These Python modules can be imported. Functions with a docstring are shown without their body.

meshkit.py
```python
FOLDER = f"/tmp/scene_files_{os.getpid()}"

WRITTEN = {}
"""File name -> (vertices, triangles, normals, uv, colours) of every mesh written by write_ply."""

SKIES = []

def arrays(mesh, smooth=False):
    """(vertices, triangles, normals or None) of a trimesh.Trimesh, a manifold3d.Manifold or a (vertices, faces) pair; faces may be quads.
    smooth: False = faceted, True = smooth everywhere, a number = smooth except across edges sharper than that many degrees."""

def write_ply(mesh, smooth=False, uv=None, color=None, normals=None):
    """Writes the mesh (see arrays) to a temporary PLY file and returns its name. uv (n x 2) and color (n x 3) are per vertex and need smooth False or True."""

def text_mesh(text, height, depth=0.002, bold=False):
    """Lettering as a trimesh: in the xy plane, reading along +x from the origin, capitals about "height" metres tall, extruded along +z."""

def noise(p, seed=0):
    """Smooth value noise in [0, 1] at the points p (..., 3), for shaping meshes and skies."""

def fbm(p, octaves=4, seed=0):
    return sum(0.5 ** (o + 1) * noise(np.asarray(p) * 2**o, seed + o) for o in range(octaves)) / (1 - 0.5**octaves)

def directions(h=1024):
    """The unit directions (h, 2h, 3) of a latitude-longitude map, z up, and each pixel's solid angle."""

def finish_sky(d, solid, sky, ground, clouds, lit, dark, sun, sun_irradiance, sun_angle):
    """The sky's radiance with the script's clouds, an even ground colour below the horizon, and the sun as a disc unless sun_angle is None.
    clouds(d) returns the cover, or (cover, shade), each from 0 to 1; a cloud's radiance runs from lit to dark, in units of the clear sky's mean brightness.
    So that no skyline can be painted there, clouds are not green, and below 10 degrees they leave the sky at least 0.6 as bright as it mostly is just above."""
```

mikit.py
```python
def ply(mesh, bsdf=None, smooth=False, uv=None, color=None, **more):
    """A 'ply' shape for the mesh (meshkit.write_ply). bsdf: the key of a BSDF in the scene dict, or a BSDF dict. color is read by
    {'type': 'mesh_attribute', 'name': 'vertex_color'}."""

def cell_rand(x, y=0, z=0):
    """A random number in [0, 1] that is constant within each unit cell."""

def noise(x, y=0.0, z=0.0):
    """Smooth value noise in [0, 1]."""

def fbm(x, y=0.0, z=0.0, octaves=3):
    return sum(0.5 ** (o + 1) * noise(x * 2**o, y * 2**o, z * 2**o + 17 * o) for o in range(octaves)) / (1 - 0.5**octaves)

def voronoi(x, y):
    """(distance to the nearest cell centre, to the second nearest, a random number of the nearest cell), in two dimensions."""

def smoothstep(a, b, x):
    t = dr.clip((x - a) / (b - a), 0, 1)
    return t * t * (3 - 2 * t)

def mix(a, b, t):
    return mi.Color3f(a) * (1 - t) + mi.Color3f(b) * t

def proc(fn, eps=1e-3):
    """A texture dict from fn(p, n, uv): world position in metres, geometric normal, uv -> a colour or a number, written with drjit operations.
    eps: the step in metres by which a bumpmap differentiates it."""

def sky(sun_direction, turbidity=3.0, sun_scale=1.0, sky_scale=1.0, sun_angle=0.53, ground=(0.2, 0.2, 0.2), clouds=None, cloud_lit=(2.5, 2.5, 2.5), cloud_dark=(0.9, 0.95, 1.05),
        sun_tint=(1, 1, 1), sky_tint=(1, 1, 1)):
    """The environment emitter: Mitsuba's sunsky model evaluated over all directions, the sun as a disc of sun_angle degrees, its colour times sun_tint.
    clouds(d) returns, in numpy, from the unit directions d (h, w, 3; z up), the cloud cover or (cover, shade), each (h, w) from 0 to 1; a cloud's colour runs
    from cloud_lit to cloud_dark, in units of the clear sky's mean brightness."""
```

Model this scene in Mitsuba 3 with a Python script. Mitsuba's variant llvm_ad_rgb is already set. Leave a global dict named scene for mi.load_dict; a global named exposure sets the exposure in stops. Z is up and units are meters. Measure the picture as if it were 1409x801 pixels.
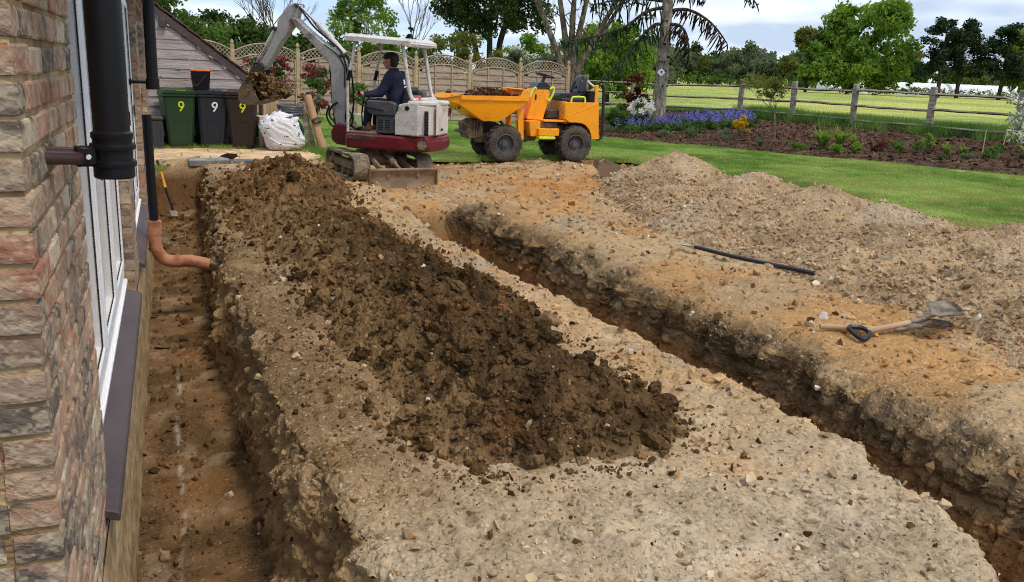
import math, random
import numpy as np, trimesh, manifold3d, shapely
import mitsuba as mi, drjit as dr
import mikit, meshkit
from scipy.spatial import ConvexHull, cKDTree
from mikit import noise as mnoise, fbm as mfbm, smoothstep as msm, mix as mmix

# ---------------------------------------------------------------- camera, sky, exposure
# world: z up, the house wall runs along +y at x = -0.29, the camera stands at the origin
EYE = 1.6
YAW, PITCH, ROLL = math.radians(21.54), math.radians(14.18), math.radians(2.2)
FWD = np.array([math.sin(YAW) * math.cos(PITCH), math.cos(YAW) * math.cos(PITCH), -math.sin(PITCH)])
R0 = np.array([math.cos(YAW), -math.sin(YAW), 0.0])
UP = math.cos(ROLL) * -np.cross(FWD, R0) - math.sin(ROLL) * R0
scene, labels = {}, {}
scene['camera'] = {'type': 'perspective', 'fov': 60.83, 'fov_axis': 'x', 'near_clip': 0.05, 'far_clip': 4000.0,
                   'to_world': mi.ScalarTransform4f().look_at([0, 0, EYE], [float(FWD[0]), float(FWD[1]), float(EYE + FWD[2])], [float(u) for u in UP])}


def cloud_cover(d):
    z = np.maximum(d[..., 2], 0.0)
    p = np.stack([d[..., 0] / (z + 0.17), d[..., 1] / (z + 0.17), 0 * z], -1)
    a = meshkit.fbm(p * [0.9, 0.9, 1] + [3.1, 7.7, 0], 5, 5)
    b = meshkit.fbm(p * [2.1, 2.1, 1] + [1.0, 2.0, 4], 5, 9)
    cover = np.clip((a - 0.36) / 0.16, 0.0, 1.0)
    shade = np.clip((b - 0.36) / 0.3, 0, 1)
    return 0.22 + 0.72 * cover, shade


scene['sky'] = mikit.sky((0.24, -0.48, 0.84), turbidity=3.0, sun_scale=0.27, sun_angle=9.0, sky_scale=1.0, clouds=cloud_cover,
                         cloud_lit=(2.5, 2.68, 2.95), cloud_dark=(1.38, 1.66, 2.08), sun_tint=(1.0, 1.0, 1.0))
exposure = 2.2

# ---------------------------------------------------------------- helpers
T = mi.ScalarTransform4f
RNG = np.random.default_rng(11)
random.seed(11)
KEYS = set()


def lin(r, g, b):
    c = np.array([r, g, b], float) / 255
    return np.where(c <= 0.04045, c / 12.92, ((c + 0.055) / 1.055) ** 2.4)


def hd(l, d):
    """ground position l metres right of and d metres along the camera's heading"""
    return np.array([l * math.cos(YAW) + d * math.sin(YAW), -l * math.sin(YAW) + d * math.cos(YAW)])


def heading(x, y):
    return x * math.cos(YAW) - y * math.sin(YAW), x * math.sin(YAW) + y * math.cos(YAW)


def numbered(key):
    k, i = key, 0
    while k in KEYS:
        i += 1
        k = f'{key}_{i:03d}'
    KEYS.add(k)
    return k


def add(name, mesh, mat, parent=None, smooth=28, color=None, uv=None, **tag):
    key = numbered((parent + '__' if parent else '') + name)
    scene[key] = mikit.ply(mesh, mat, smooth=smooth, color=color, uv=uv)
    if tag:
        labels[key] = tag
    return key


def put(name, shape, world, parent=None, **tag):
    """a copy of an existing shape dict under its own key"""
    key = numbered((parent + '__' if parent else '') + name)
    scene[key] = {**shape, 'to_world': T(world.tolist() if hasattr(world, 'tolist') else world)}
    if tag:
        labels[key] = tag
    return key


def thing(name, label, category, group=None):
    key = numbered(name)
    labels[key] = {'label': label, 'category': category}
    if group:
        labels[key]['group'] = group
    return key


def tagd(label, category, group=None):
    t = {'label': label, 'category': category}
    if group:
        t['group'] = group
    return t


# --- meshes
cat = lambda *m: trimesh.util.concatenate([x for y in m for x in (y if isinstance(y, (list, tuple)) else [y])])


def rotm(axis, deg, point=(0, 0, 0)):
    return trimesh.transformations.rotation_matrix(math.radians(deg), axis, point)


def moved(m, loc=(0, 0, 0), rx=0, ry=0, rz=0):
    m = m.copy()
    M = np.eye(4)
    for ax, a in (((1, 0, 0), rx), ((0, 1, 0), ry), ((0, 0, 1), rz)):
        if a:
            M = rotm(ax, a) @ M
    M[:3, 3] = loc
    m.apply_transform(M)
    return m


def hull(pts):
    pts = np.asarray(pts, float)
    h = ConvexHull(pts)
    f = h.simplices.copy()
    a, b, c = pts[f[:, 0]], pts[f[:, 1]], pts[f[:, 2]]
    flip = (np.cross(b - a, c - a) * h.equations[:, :3]).sum(1) < 0
    f[flip] = f[flip][:, ::-1]
    used, inv = np.unique(f, return_inverse=True)
    return trimesh.Trimesh(pts[used], inv.reshape(f.shape), process=False)


def box(size, loc=(0, 0, 0), c=0.0, rx=0, ry=0, rz=0):
    """box, centred, with chamfer c"""
    sx, sy, sz = [s / 2 for s in size]
    c = min(c, sx * .95, sy * .95, sz * .95)
    if c <= 0:
        m = trimesh.creation.box(size)
    else:
        p = []
        for a in (-1, 1):
            for b in (-1, 1):
                for d in (-1, 1):
                    p += [(a * (sx - c), b * (sy - c), d * sz), (a * (sx - c), b * sy, d * (sz - c)), (a * sx, b * (sy - c), d * (sz - c))]
        m = hull(p)
    return moved(m, loc, rx, ry, rz)


def frame_of(p0, p1):
    z = np.asarray(p1, float) - p0
    L = np.linalg.norm(z)
    z = z / L
    x = np.cross([0, 0, 1.0] if abs(z[2]) < 0.95 else [1.0, 0, 0], z)
    x /= np.linalg.norm(x)
    return x, np.cross(z, x), z, L


def tube(points, radii, sides=10, caps=True, flat=1.0):
    """tube along a polyline with a radius per point"""
    p = np.asarray(points, float)
    r = np.broadcast_to(np.asarray(radii, float), (len(p),))
    t = np.gradient(p, axis=0)
    t /= np.linalg.norm(t, axis=1, keepdims=True) + 1e-12
    n = np.cross([0, 0, 1.0] if abs(t[0, 2]) < 0.9 else [1.0, 0, 0], t[0])
    n /= np.linalg.norm(n)
    V, ang = [], np.arange(sides) * 2 * math.pi / sides
    for i in range(len(p)):
        n = n - t[i] * (n @ t[i])
        n /= np.linalg.norm(n)
        b = np.cross(t[i], n)
        V.append(p[i] + r[i] * (np.cos(ang)[:, None] * n + flat * np.sin(ang)[:, None] * b))
    V = np.vstack(V)
    i, j = np.meshgrid(np.arange(len(p) - 1), np.arange(sides), indexing='ij')
    a, b, c, d = i * sides + j, i * sides + (j + 1) % sides, (i + 1) * sides + (j + 1) % sides, (i + 1) * sides + j
    F = np.vstack([np.stack([a, b, c], -1).reshape(-1, 3), np.stack([a, c, d], -1).reshape(-1, 3)])
    if caps:
        k = len(V)
        V = np.vstack([V, p[:1], p[-1:]])
        j = np.arange(sides)
        e = (len(p) - 1) * sides
        F = np.vstack([F, np.stack([(j + 1) % sides, j, 0 * j + k], 1), np.stack([e + j, e + (j + 1) % sides, 0 * j + k + 1], 1)])
    return trimesh.Trimesh(V, F, process=False)


def cyl(p0, p1, r, r1=None, sides=16):
    return tube([p0, p1], [r, r if r1 is None else r1], sides)


def curve(points, n=8):
    """Catmull-Rom through the points"""
    p = np.asarray(points, float)
    q = np.vstack([2 * p[0] - p[1], p, 2 * p[-1] - p[-2]])
    out = []
    for i in range(len(p) - 1):
        a, b, c, d = q[i:i + 4]
        for t in np.linspace(0, 1, n, endpoint=False):
            out.append(0.5 * (2 * b + (c - a) * t + (2 * a - 5 * b + 4 * c - d) * t * t + (3 * b - a - 3 * c + d) * t ** 3))
    return np.array(out + [p[-1]])


def lathe(profile, sides=24, p0=(0, 0, 0), axis=(0, 0, 1)):
    """profile: (radius, height) pairs, turned about the axis through p0"""
    pr = np.asarray(profile, float)
    x, y, z, _ = frame_of(np.zeros(3), np.asarray(axis, float))
    ang = np.arange(sides) * 2 * math.pi / sides
    V = np.vstack([np.asarray(p0) + h * z + r * (np.cos(ang)[:, None] * x + np.sin(ang)[:, None] * y) for r, h in pr])
    n = len(pr)
    i, j = np.meshgrid(np.arange(n - 1), np.arange(sides), indexing='ij')
    a, b, c, d = i * sides + j, i * sides + (j + 1) % sides, (i + 1) * sides + (j + 1) % sides, (i + 1) * sides + j
    F = np.vstack([np.stack([a, b, c], -1).reshape(-1, 3), np.stack([a, c, d], -1).reshape(-1, 3)])
    return trimesh.Trimesh(V, F, process=False)


def prism(poly, y0, y1, c=0.0):
    """polygon in the xz plane swept from y0 to y1 (y1 > y0), rim chamfered by c"""
    g = shapely.Polygon(poly)
    if c > 0:
        g2 = g.buffer(-c, join_style='mitre')
        sec = [(g2, y0), (g, y0 + c), (g, y1 - c), (g2, y1)]
        m = []
        core = trimesh.creation.extrude_polygon(g, y1 - y0 - 2 * c, engine='earcut')
        core.apply_translation([0, 0, y0 + c])
        m.append(core)
        for ga, za, gb, zb in ((g2, y0, g, y0 + c), (g, y1 - c, g2, y1)):
            pa, pb = np.array(ga.exterior.coords)[:-1], np.array(gb.exterior.coords)[:-1]
            if len(pa) == len(pb):
                k = np.argmin(np.linalg.norm(pb - pa[0], axis=1))
                pb = np.roll(pb, -k, axis=0)
                if shapely.LinearRing(pa).is_ccw != shapely.LinearRing(pb).is_ccw:
                    pb = np.roll(pb[::-1], 1, axis=0)
                cap = trimesh.creation.extrude_polygon(g2, 1e-4, engine='earcut')
                cap.apply_translation([0, 0, y0 if za == y0 else y1 - 1e-4])
                n = len(pa)
                V = np.vstack([np.c_[pa, np.full(n, za)], np.c_[pb, np.full(n, zb)]])
                i = np.arange(n)
                F = np.vstack([np.stack([i, (i + 1) % n, n + (i + 1) % n], 1), np.stack([i, n + (i + 1) % n, n + i], 1)])
                if not shapely.LinearRing(pa).is_ccw:
                    F = F[:, ::-1]
                m += [trimesh.Trimesh(V, F, process=False), cap]
        m = cat(m)
    else:
        m = trimesh.creation.extrude_polygon(g, y1 - y0, engine='earcut')
        m.apply_translation([0, 0, y0])
    v = np.array(m.vertices)
    m.vertices = np.c_[v[:, 0], v[:, 2], v[:, 1]]
    m.faces = np.array(m.faces)[:, ::-1]
    return m


def ball(c, r, n=2, s=(1, 1, 1)):
    m = trimesh.creation.icosphere(n)
    m.apply_scale(np.array(s) * r)
    m.apply_translation(c)
    return m


def grid(X, Y, Z, keep=None):
    """surface over index grids (rows, columns); keep: mask per cell"""
    n, m = X.shape
    i, j = np.meshgrid(np.arange(n - 1), np.arange(m - 1), indexing='ij')
    if keep is not None:
        i, j = i[keep], j[keep]
    a, b, c, d = i * m + j, i * m + j + 1, (i + 1) * m + j + 1, (i + 1) * m + j
    F = np.vstack([np.stack([a, b, c], -1).reshape(-1, 3), np.stack([a, c, d], -1).reshape(-1, 3)])
    return trimesh.Trimesh(np.stack([X, Y, Z], -1).reshape(-1, 3), F, process=False)


def place(mesh, M):
    m = mesh.copy()
    m.apply_transform(M)
    return m


def mat4(x, y, rz, z=0.0, s=1.0):
    M = rotm((0, 0, 1), rz)
    M[:3, :3] *= s
    M[:3, 3] = (x, y, z)
    return M


def sm(a, b, x):
    t = np.clip((np.asarray(x, float) - a) / (b - a), 0, 1)
    return t * t * (3 - 2 * t)


def nz(x, y, z, f, o=3, seed=0):
    return meshkit.fbm(np.stack(np.broadcast_arrays(np.asarray(x) * f, np.asarray(y) * f, np.asarray(z) * f), -1), o, seed)


def mixc(a, b, t):
    return np.asarray(a) * (1 - np.asarray(t)[..., None]) + np.asarray(b) * np.asarray(t)[..., None]


def rand_rot(n, rng=RNG):
    q = rng.normal(size=(n, 4))
    q /= np.linalg.norm(q, axis=1, keepdims=True)
    w, x, y, z = q.T
    return np.stack([np.stack([1 - 2 * (y * y + z * z), 2 * (x * y - z * w), 2 * (x * z + y * w)], -1),
                     np.stack([2 * (x * y + z * w), 1 - 2 * (x * x + z * z), 2 * (y * z - x * w)], -1),
                     np.stack([2 * (x * z - y * w), 2 * (y * z + x * w), 1 - 2 * (x * x + y * y)], -1)], -2)


def copies(mesh, R, pos):
    """many copies of a mesh under matrices R (n,3,3) and positions, as one (vertices, faces)"""
    v, f = np.asarray(mesh.vertices), np.asarray(mesh.faces)
    V = np.einsum('nij,vj->nvi', R, v) + pos[:, None]
    F = f[None] + (np.arange(len(pos)) * len(v))[:, None, None]
    return V.reshape(-1, 3), F.reshape(-1, 3)


def merge(parts):
    V, F, at = [], [], 0
    for v, f in parts:
        V.append(v)
        F.append(f + at)
        at += len(v)
    return trimesh.Trimesh(np.vstack(V), np.vstack(F), process=False)


# ---------------------------------------------------------------- materials
def diffuse(name, rgb):
    scene[name] = {'type': 'twosided', 'bsdf': {'type': 'diffuse', 'reflectance': {'type': 'rgb', 'value': [float(c) for c in rgb]}}}
    return name


def tex(fn, eps=1e-3):
    return mikit.proc(fn, eps)


def prin(name, color, rough=0.5, metallic=0.0, spec=0.5, clear=0.0, bump=None, eps=1e-3, sheen=0.0):
    d = {'type': 'principled', 'base_color': color if isinstance(color, dict) else {'type': 'rgb', 'value': [float(c) for c in color]},
         'roughness': rough if isinstance(rough, (int, float)) else rough, 'metallic': metallic, 'specular': spec}
    if clear:
        d['clearcoat'], d['clearcoat_gloss'] = clear, 0.85
    if sheen:
        d['sheen'] = sheen
    if bump is not None:
        d = {'type': 'bumpmap', 'arbitrary': tex(bump, eps), 'bsdf': d}
    scene[name] = {'type': 'twosided', 'bsdf': d}
    return name


C3 = lambda c: mi.Color3f(float(c[0]), float(c[1]), float(c[2]))
# ---------------------------------------------------------------- the dug ground
TAN, GREY, PALE = lin(186, 159, 121), lin(168, 148, 121), lin(204, 187, 158)
OCHRE, RUST = lin(190, 146, 94), lin(142, 98, 58)
BROWN, DARK, BLACKISH = lin(128, 98, 66), lin(94, 73, 49), lin(62, 48, 34)


def soil_cells(p, n, f):
    """cells of crumbs, laid on the face that looks most along one axis"""
    az, ax = dr.abs(n.z), dr.abs(n.x)
    top, side = az > 0.55, ax > dr.abs(n.y)
    u = dr.select(top | ~side, p.x, p.y)
    w = dr.select(top, p.y, p.z)
    return mikit.voronoi(u * f + 50.0, w * f + 50.0)


def soil_bump(p, n, uv):
    d1, e1, r1 = soil_cells(p, n, 34)
    d2, e2, r2 = soil_cells(p, n, 95)
    return msm(0.55, 0.0, d1) * (0.2 + r1) * 0.011 + msm(0.55, 0.0, d2) * r2 * 0.0042 + mfbm(p.x * 75, p.y * 75, p.z * 75, 3) * 0.006


def pale_specks(p, n, uv):
    d, e, r = soil_cells(p, n, 62)
    d2, e2, r2 = soil_cells(p, n, 150)
    return dr.maximum(msm(0.82, 0.86, r) * msm(0.46, 0.30, d) * 0.5, msm(0.74, 0.80, r2) * msm(0.5, 0.3, d2) * 0.32) * (0.35 + 0.65 * msm(-0.30, -0.05, p.z))


def dark_specks(p, n, uv):
    d, e, r = soil_cells(p, n, 43)
    return msm(0.24, 0.16, r) * msm(0.5, 0.3, d) * 0.35 + msm(0.10, 0.0, e - d) * 0.22 + msm(0.5, 0.75, mfbm(p.x * 9, p.y * 9, p.z * 9, 3)) * 0.2


_vc = {'type': 'diffuse', 'reflectance': {'type': 'mesh_attribute', 'name': 'vertex_color'}}
_flat = lambda c: {'type': 'diffuse', 'reflectance': {'type': 'rgb', 'value': [float(q) for q in c]}}
for _n, _k, _pale, _dark in (('soil', 1.0, lin(214, 200, 176), lin(104, 84, 60)), ('soil_dark', 0.5, lin(168, 146, 114), lin(52, 40, 27))):
    scene[_n] = {'type': 'twosided', 'bsdf': {'type': 'bumpmap', 'arbitrary': tex(soil_bump, 0.0015), 'bsdf': {
        'type': 'blendbsdf', 'weight': tex(dark_specks), 'a': {'type': 'blendbsdf', 'weight': tex(pale_specks) if _k == 1 else tex(lambda p, n, uv: pale_specks(p, n, uv) * 0.35), 'a': _vc, 'b': _flat(_pale)}, 'b': _flat(_dark)}}}
scene['stone'] = {'type': 'twosided', 'bsdf': {'type': 'bumpmap', 'arbitrary': tex(lambda p, n, uv: mfbm(p.x * 90, p.y * 90, p.z * 90, 3) * .006, .0015), 'bsdf': _vc}}

WALL_X = -0.30
E1 = np.array([(0.5, .60), (2.4, .57), (2.9, .53), (3.4, .49), (4.06, .45), (5.5, .42), (6.9, .36), (8.5, .40), (12.5, .48), (17, .5)])
E2 = np.array([(0.5, 2.5), (1.8, 2.52), (1.96, 2.66), (2.31, 2.78), (2.86, 2.88), (3.91, 2.84), (5.02, 2.65), (6.6, 2.55), (8.3, 2.42), (10.5, 2.60), (17, 2.7)])
R2 = np.array([(0.5, 3.46), (2.48, 3.52), (3.17, 3.57), (4.14, 3.62), (5.2, 3.57), (6.41, 3.53), (7.72, 3.48), (9.8, 3.42), (11, 3.32), (17, 3.3)])


def edge(tab, y, seed, amp=0.035):
    return np.interp(y, tab[:, 0], tab[:, 1]) + amp * 2 * (nz(0 * y, y, 0 * y + seed, 2.2, 3, seed) - 0.5) + amp * 1.5 * (nz(0 * y, y, 0 * y + seed, 8, 2, seed + 9) - 0.5) + amp * .8 * (nz(0 * y, y, 0 * y + seed, 24, 2, seed + 19) - 0.5)


def lawn_z(x, y):
    l, d = heading(x, y)
    return -0.2 * sm(16, 26, d) * sm(-7, -1, l) + 0.03


def berm_z(x, y):
    z = 0.11 * (nz(x, y, 0, 1.3, 3, 1) - 0.5)
    z = z + 0.12 * np.exp(-((x - 6.1) ** 2 + (y - 13.2) ** 2) / 0.25) * 1.2
    z = z - 0.03 * sm(14.8, 15.6, y) - 0.06 * sm(7.4, 8.2, x)
    # grooves scraped by the bucket teeth
    z = z - 0.012 * np.abs(np.sin((x + .25 * y) * 42)) * sm(.52, .64, nz(x, y, 0, .8, 3, 6)) * (x > 3.6) - 0.010 * np.abs(np.sin((x - .1 * y) * 46)) * sm(.56, .66, nz(x, y, 0, .9, 3, 16)) * (x < 2.9)
    z = z - 0.05 * sum(np.exp(-((y - 13.55 - .06 * (x - 4) - o) / .11) ** 2) for o in (0, .78)) * sm(3.6, 4.2, x) * (.6 + .4 * np.sin(x * 38))
    # heap of orange clay spread by the bucket, wheel marks
    z = z + 0.10 * np.exp(-((x - 5.3) ** 2 / 0.6 + (y - 11.4) ** 2 / 0.5)) + 0.05 * np.exp(-((x - 4.6) ** 2 / 0.5 + (y - 13.2) ** 2 / 0.5))
    return z


def depth1(y):
    return 0.66 * (1 - sm(14.15, 14.55, y + 0.25 * (nz(0 * y, y, 0, 3, 2, 3) - 0.5)))


def depth2(y):
    return 1.05 * (1 - sm(10.0, 10.75, y))


def build_ground():
    ys = [0.5]
    while ys[-1] < 17.5:
        y = ys[-1]
        ys.append(y + max(0.011 if y > 1.4 else 0.03, 0.0058 * y))
    ys = np.array(ys)
    e1, b1 = edge(E1, ys, 1, .06), edge(E1, ys, 2, .05) - 0.12
    e2, r2 = edge(E2, ys, 3, 0.05), edge(R2, ys, 4, 0.08)
    d1, d2 = depth1(ys), depth2(ys)
    cols, kind = [], []      # each column: (x, z, wallness) as arrays over ys

    def seg(n, fx, fz, k, last=False):
        for t in np.linspace(0, 1, n, endpoint=last):
            cols.append((fx(t), fz(t)))
            kind.append(k)
    one = np.ones_like(ys)
    seg(40, lambda t: WALL_X + (b1 - WALL_X) * t, lambda t: -d1 + 0.05 * (t ** 3) - 0.02, 0)
    seg(46, lambda t: b1 + (e1 - b1) * t ** 1.3, lambda t: -d1 * (1 - t) ** 1.05 + 0.03 * (1 - t) - 0.04 * t, 1)
    ts = np.linspace(0, 1, 170, endpoint=False)
    for t in ts:
        x = e1 + (e2 - e1) * t
        cols.append((x, -0.05 * np.exp(-(x - e1) / 0.05) - 0.03 * np.exp(-(e2 - x) / 0.02)))
        kind.append(2)
    seg(16, lambda t: e2 + 0.05 * t, lambda t: -0.05 - (d2) * t, 3)
    seg(8, lambda t: e2 + 0.05 + (r2 - e2 - 0.17) * t, lambda t: -0.05 - d2, 4)
    seg(64, lambda t: r2 - 0.12 + 0.12 * t ** 1.5, lambda t: -0.05 - d2 * (1 - t) ** 0.9, 5)
    for t in (np.linspace(0, 1, 150) ** 1.45):
        x = r2 + (9.6 - r2) * t
        cols.append((x, -0.05 * np.exp(-(x - r2) / 0.10)))
        kind.append(6)
    X, Z = np.stack([c[0] for c in cols], 1), np.stack([c[1] for c in cols], 1)
    K = np.broadcast_to(np.array(kind), X.shape)
    Y = np.broadcast_to(ys[:, None], X.shape).copy()
    Z0 = Z.copy()
    top = np.isin(K, (2, 6)).astype(float)
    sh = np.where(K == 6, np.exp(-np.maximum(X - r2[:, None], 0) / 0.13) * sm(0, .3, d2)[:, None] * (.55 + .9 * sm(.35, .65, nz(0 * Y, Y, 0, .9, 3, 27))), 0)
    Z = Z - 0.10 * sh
    dd1, dd2 = d1[:, None], d2[:, None]
    Z = Z + berm_z(X, Y) * np.where(K == 0, 0.25 + 0.75 * (1 - dd1 / 0.66), 1.0)
    # roughness: big lumps, clods, grit; along x on the trench walls
    lump, clod, grit = nz(X, Y, Z, 4.5, 3, 21) - 0.5, nz(X, Y, Z, 13, 3, 22) - 0.5, nz(X, Y, Z, 38, 3, 23) - 0.5
    bil = sum(w * (np.abs(2 * nz(X, Y, Z, f, 1, 24 + q) - 1) - .4) for q, (f, w) in enumerate(((7, .5), (15, .32), (33, .2))))
    wall1, wall2 = (K == 1) * np.clip(dd1 / 0.4, 0, 1), np.isin(K, (3, 5)) * np.clip(dd2 / 0.4, 0, 1)
    flat = 1 - np.clip(wall1 + wall2, 0, 1)
    calm = np.where(K == 0, 1.1, 1.0)
    Z = Z + flat * calm * (0.05 * lump + 0.02 * clod + 0.014 * grit + 0.045 * bil * sm(.35, .6, nz(X, Y, 0, 2.3, 3, 29)) + .012 * bil)
    X = X + wall1 * (-0.15 * lump - 0.06 * clod - 0.02 * grit - 0.10 * bil) * sm(0, 0.08, -Z0) + wall2 * (0.06 * lump + 0.07 * clod + 0.03 * grit - 0.06 * bil) * (0.13 + 0.87 * sm(-0.48, -0.30, Z0))
    Z = Z + 0.04 * clod * (wall1 + wall2) + np.minimum(sh, 1) * (0.13 * bil + 0.07 * clod + .03 * grit) * sm(0, .05, X - r2[:, None])
    # the cut face ends under the lip
    c5, lip = np.where(np.array(kind) == 5)[0], np.where(np.array(kind) == 6)[0][0]
    fade = np.linspace(0, 1, len(c5)) ** 3
    dz = np.minimum(Z[:, lip] - Z[:, c5[-1]] - .006, 0)
    Z[:, c5] += dz[:, None] * fade
    Z[:, c5] = np.minimum(Z[:, c5], (Z[:, lip] - .004)[:, None])
    X[:, c5] += ((X[:, lip] - X[:, c5[-1]]) )[:, None] * fade
    # colours
    n1, n2, n3, n4 = nz(X, Y, Z, 0.9, 4, 31), nz(X, Y, Z, 3.2, 4, 32), nz(X, Y, Z, 17, 3, 33), nz(X, Y, Z, 1.7, 4, 34)
    berm = mixc(mixc(TAN, GREY, sm(0.42, 0.6, n1 + 0.25 * (n2 - .5))), PALE, sm(0.5, 0.72, n4) * 0.6)
    near = sm(3.6, 2.4, Y)
    berm = mixc(berm, mixc(lin(174, 158, 132), lin(206, 191, 164), sm(.3, .7, n2)), near * 0.7)
    och = sm(0.5, 0.68, n2 * 0.6 + n4 * 0.4 + 0.12 * sm(3.2, 4.2, Y) * sm(1.9, 2.5, X))
    berm = mixc(berm, OCHRE, och * 0.55)
    berm = mixc(berm, mixc(lin(152, 126, 92), lin(120, 96, 66), sm(.4, .62, n2)), sm(1.15, .75, X + .4 * (n1 - .5)) * sm(2.5, 3.5, Y + .8 * (n4 - .5)) * sm(14.5, 13, Y) * .85)
    right = mixc(mixc(TAN, OCHRE, sm(0.38, 0.62, n4 + 0.3 * (n2 - .5)) * .95), GREY, sm(0.54, 0.70, n1) * 0.6)
    right = mixc(right, lin(182, 126, 70), np.clip(1.5 * np.exp(-((X - 5.2) ** 2 / 0.9 + (Y - 11.6) ** 2 / 1.6)), 0, 1) * sm(0.34, 0.55, n2))
    right = mixc(right, GREY, sm(4.6, 5.6, X) * sm(11, 9.5, Y) * 0.8)
    right = mixc(right, BROWN, sm(12.5, 14.2, Y) * sm(0.45, 0.62, n2) * 0.8)
    floor = mixc(mixc(lin(134, 106, 76), lin(96, 75, 51), sm(0.40, 0.62, n2)), lin(156, 114, 72), sm(0.54, 0.70, n4) * 0.45)
    floor = mixc(floor, GREY, sm(0.56, 0.75, nz(X, Y, Z, 6, 3, 40)) * 0.5)
    line = np.exp(-((X + 0.045 + 0.05 * (nz(0 * Y, Y, 0, 1.6, 3, 8) - .5)) / 0.011) ** 2) * sm(0.40, 0.60, nz(X, Y, Z, 17, 3, 41)) * (.35 + .65 * sm(.42, .52, nz(0 * X, Y, 0, 1.1, 3, 47))) * sm(3.2, 3.6, Y) * sm(7.2, 6.2, Y)
    floor = mixc(floor, lin(205, 198, 182), line * 0.8)
    bank = mixc(mixc(lin(174, 147, 110), lin(132, 106, 74), sm(0.42, 0.64, n2)), GREY, sm(0.5, 0.7, n4) * 0.6)
    bank = mixc(bank, TAN, sm(-0.2, -0.03, Z)[...] * 0.7)
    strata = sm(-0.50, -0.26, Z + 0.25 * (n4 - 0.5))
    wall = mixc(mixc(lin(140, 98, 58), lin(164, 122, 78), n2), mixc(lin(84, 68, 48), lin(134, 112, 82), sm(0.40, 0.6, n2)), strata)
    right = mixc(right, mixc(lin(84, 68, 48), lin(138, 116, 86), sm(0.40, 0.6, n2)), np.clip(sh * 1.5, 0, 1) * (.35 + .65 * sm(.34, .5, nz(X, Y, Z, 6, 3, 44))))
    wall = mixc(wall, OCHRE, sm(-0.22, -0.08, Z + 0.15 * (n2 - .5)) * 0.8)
    C = np.zeros(X.shape + (3,))
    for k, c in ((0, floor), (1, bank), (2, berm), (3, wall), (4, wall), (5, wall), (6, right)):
        C[K == k] = c[K == k]
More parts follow.
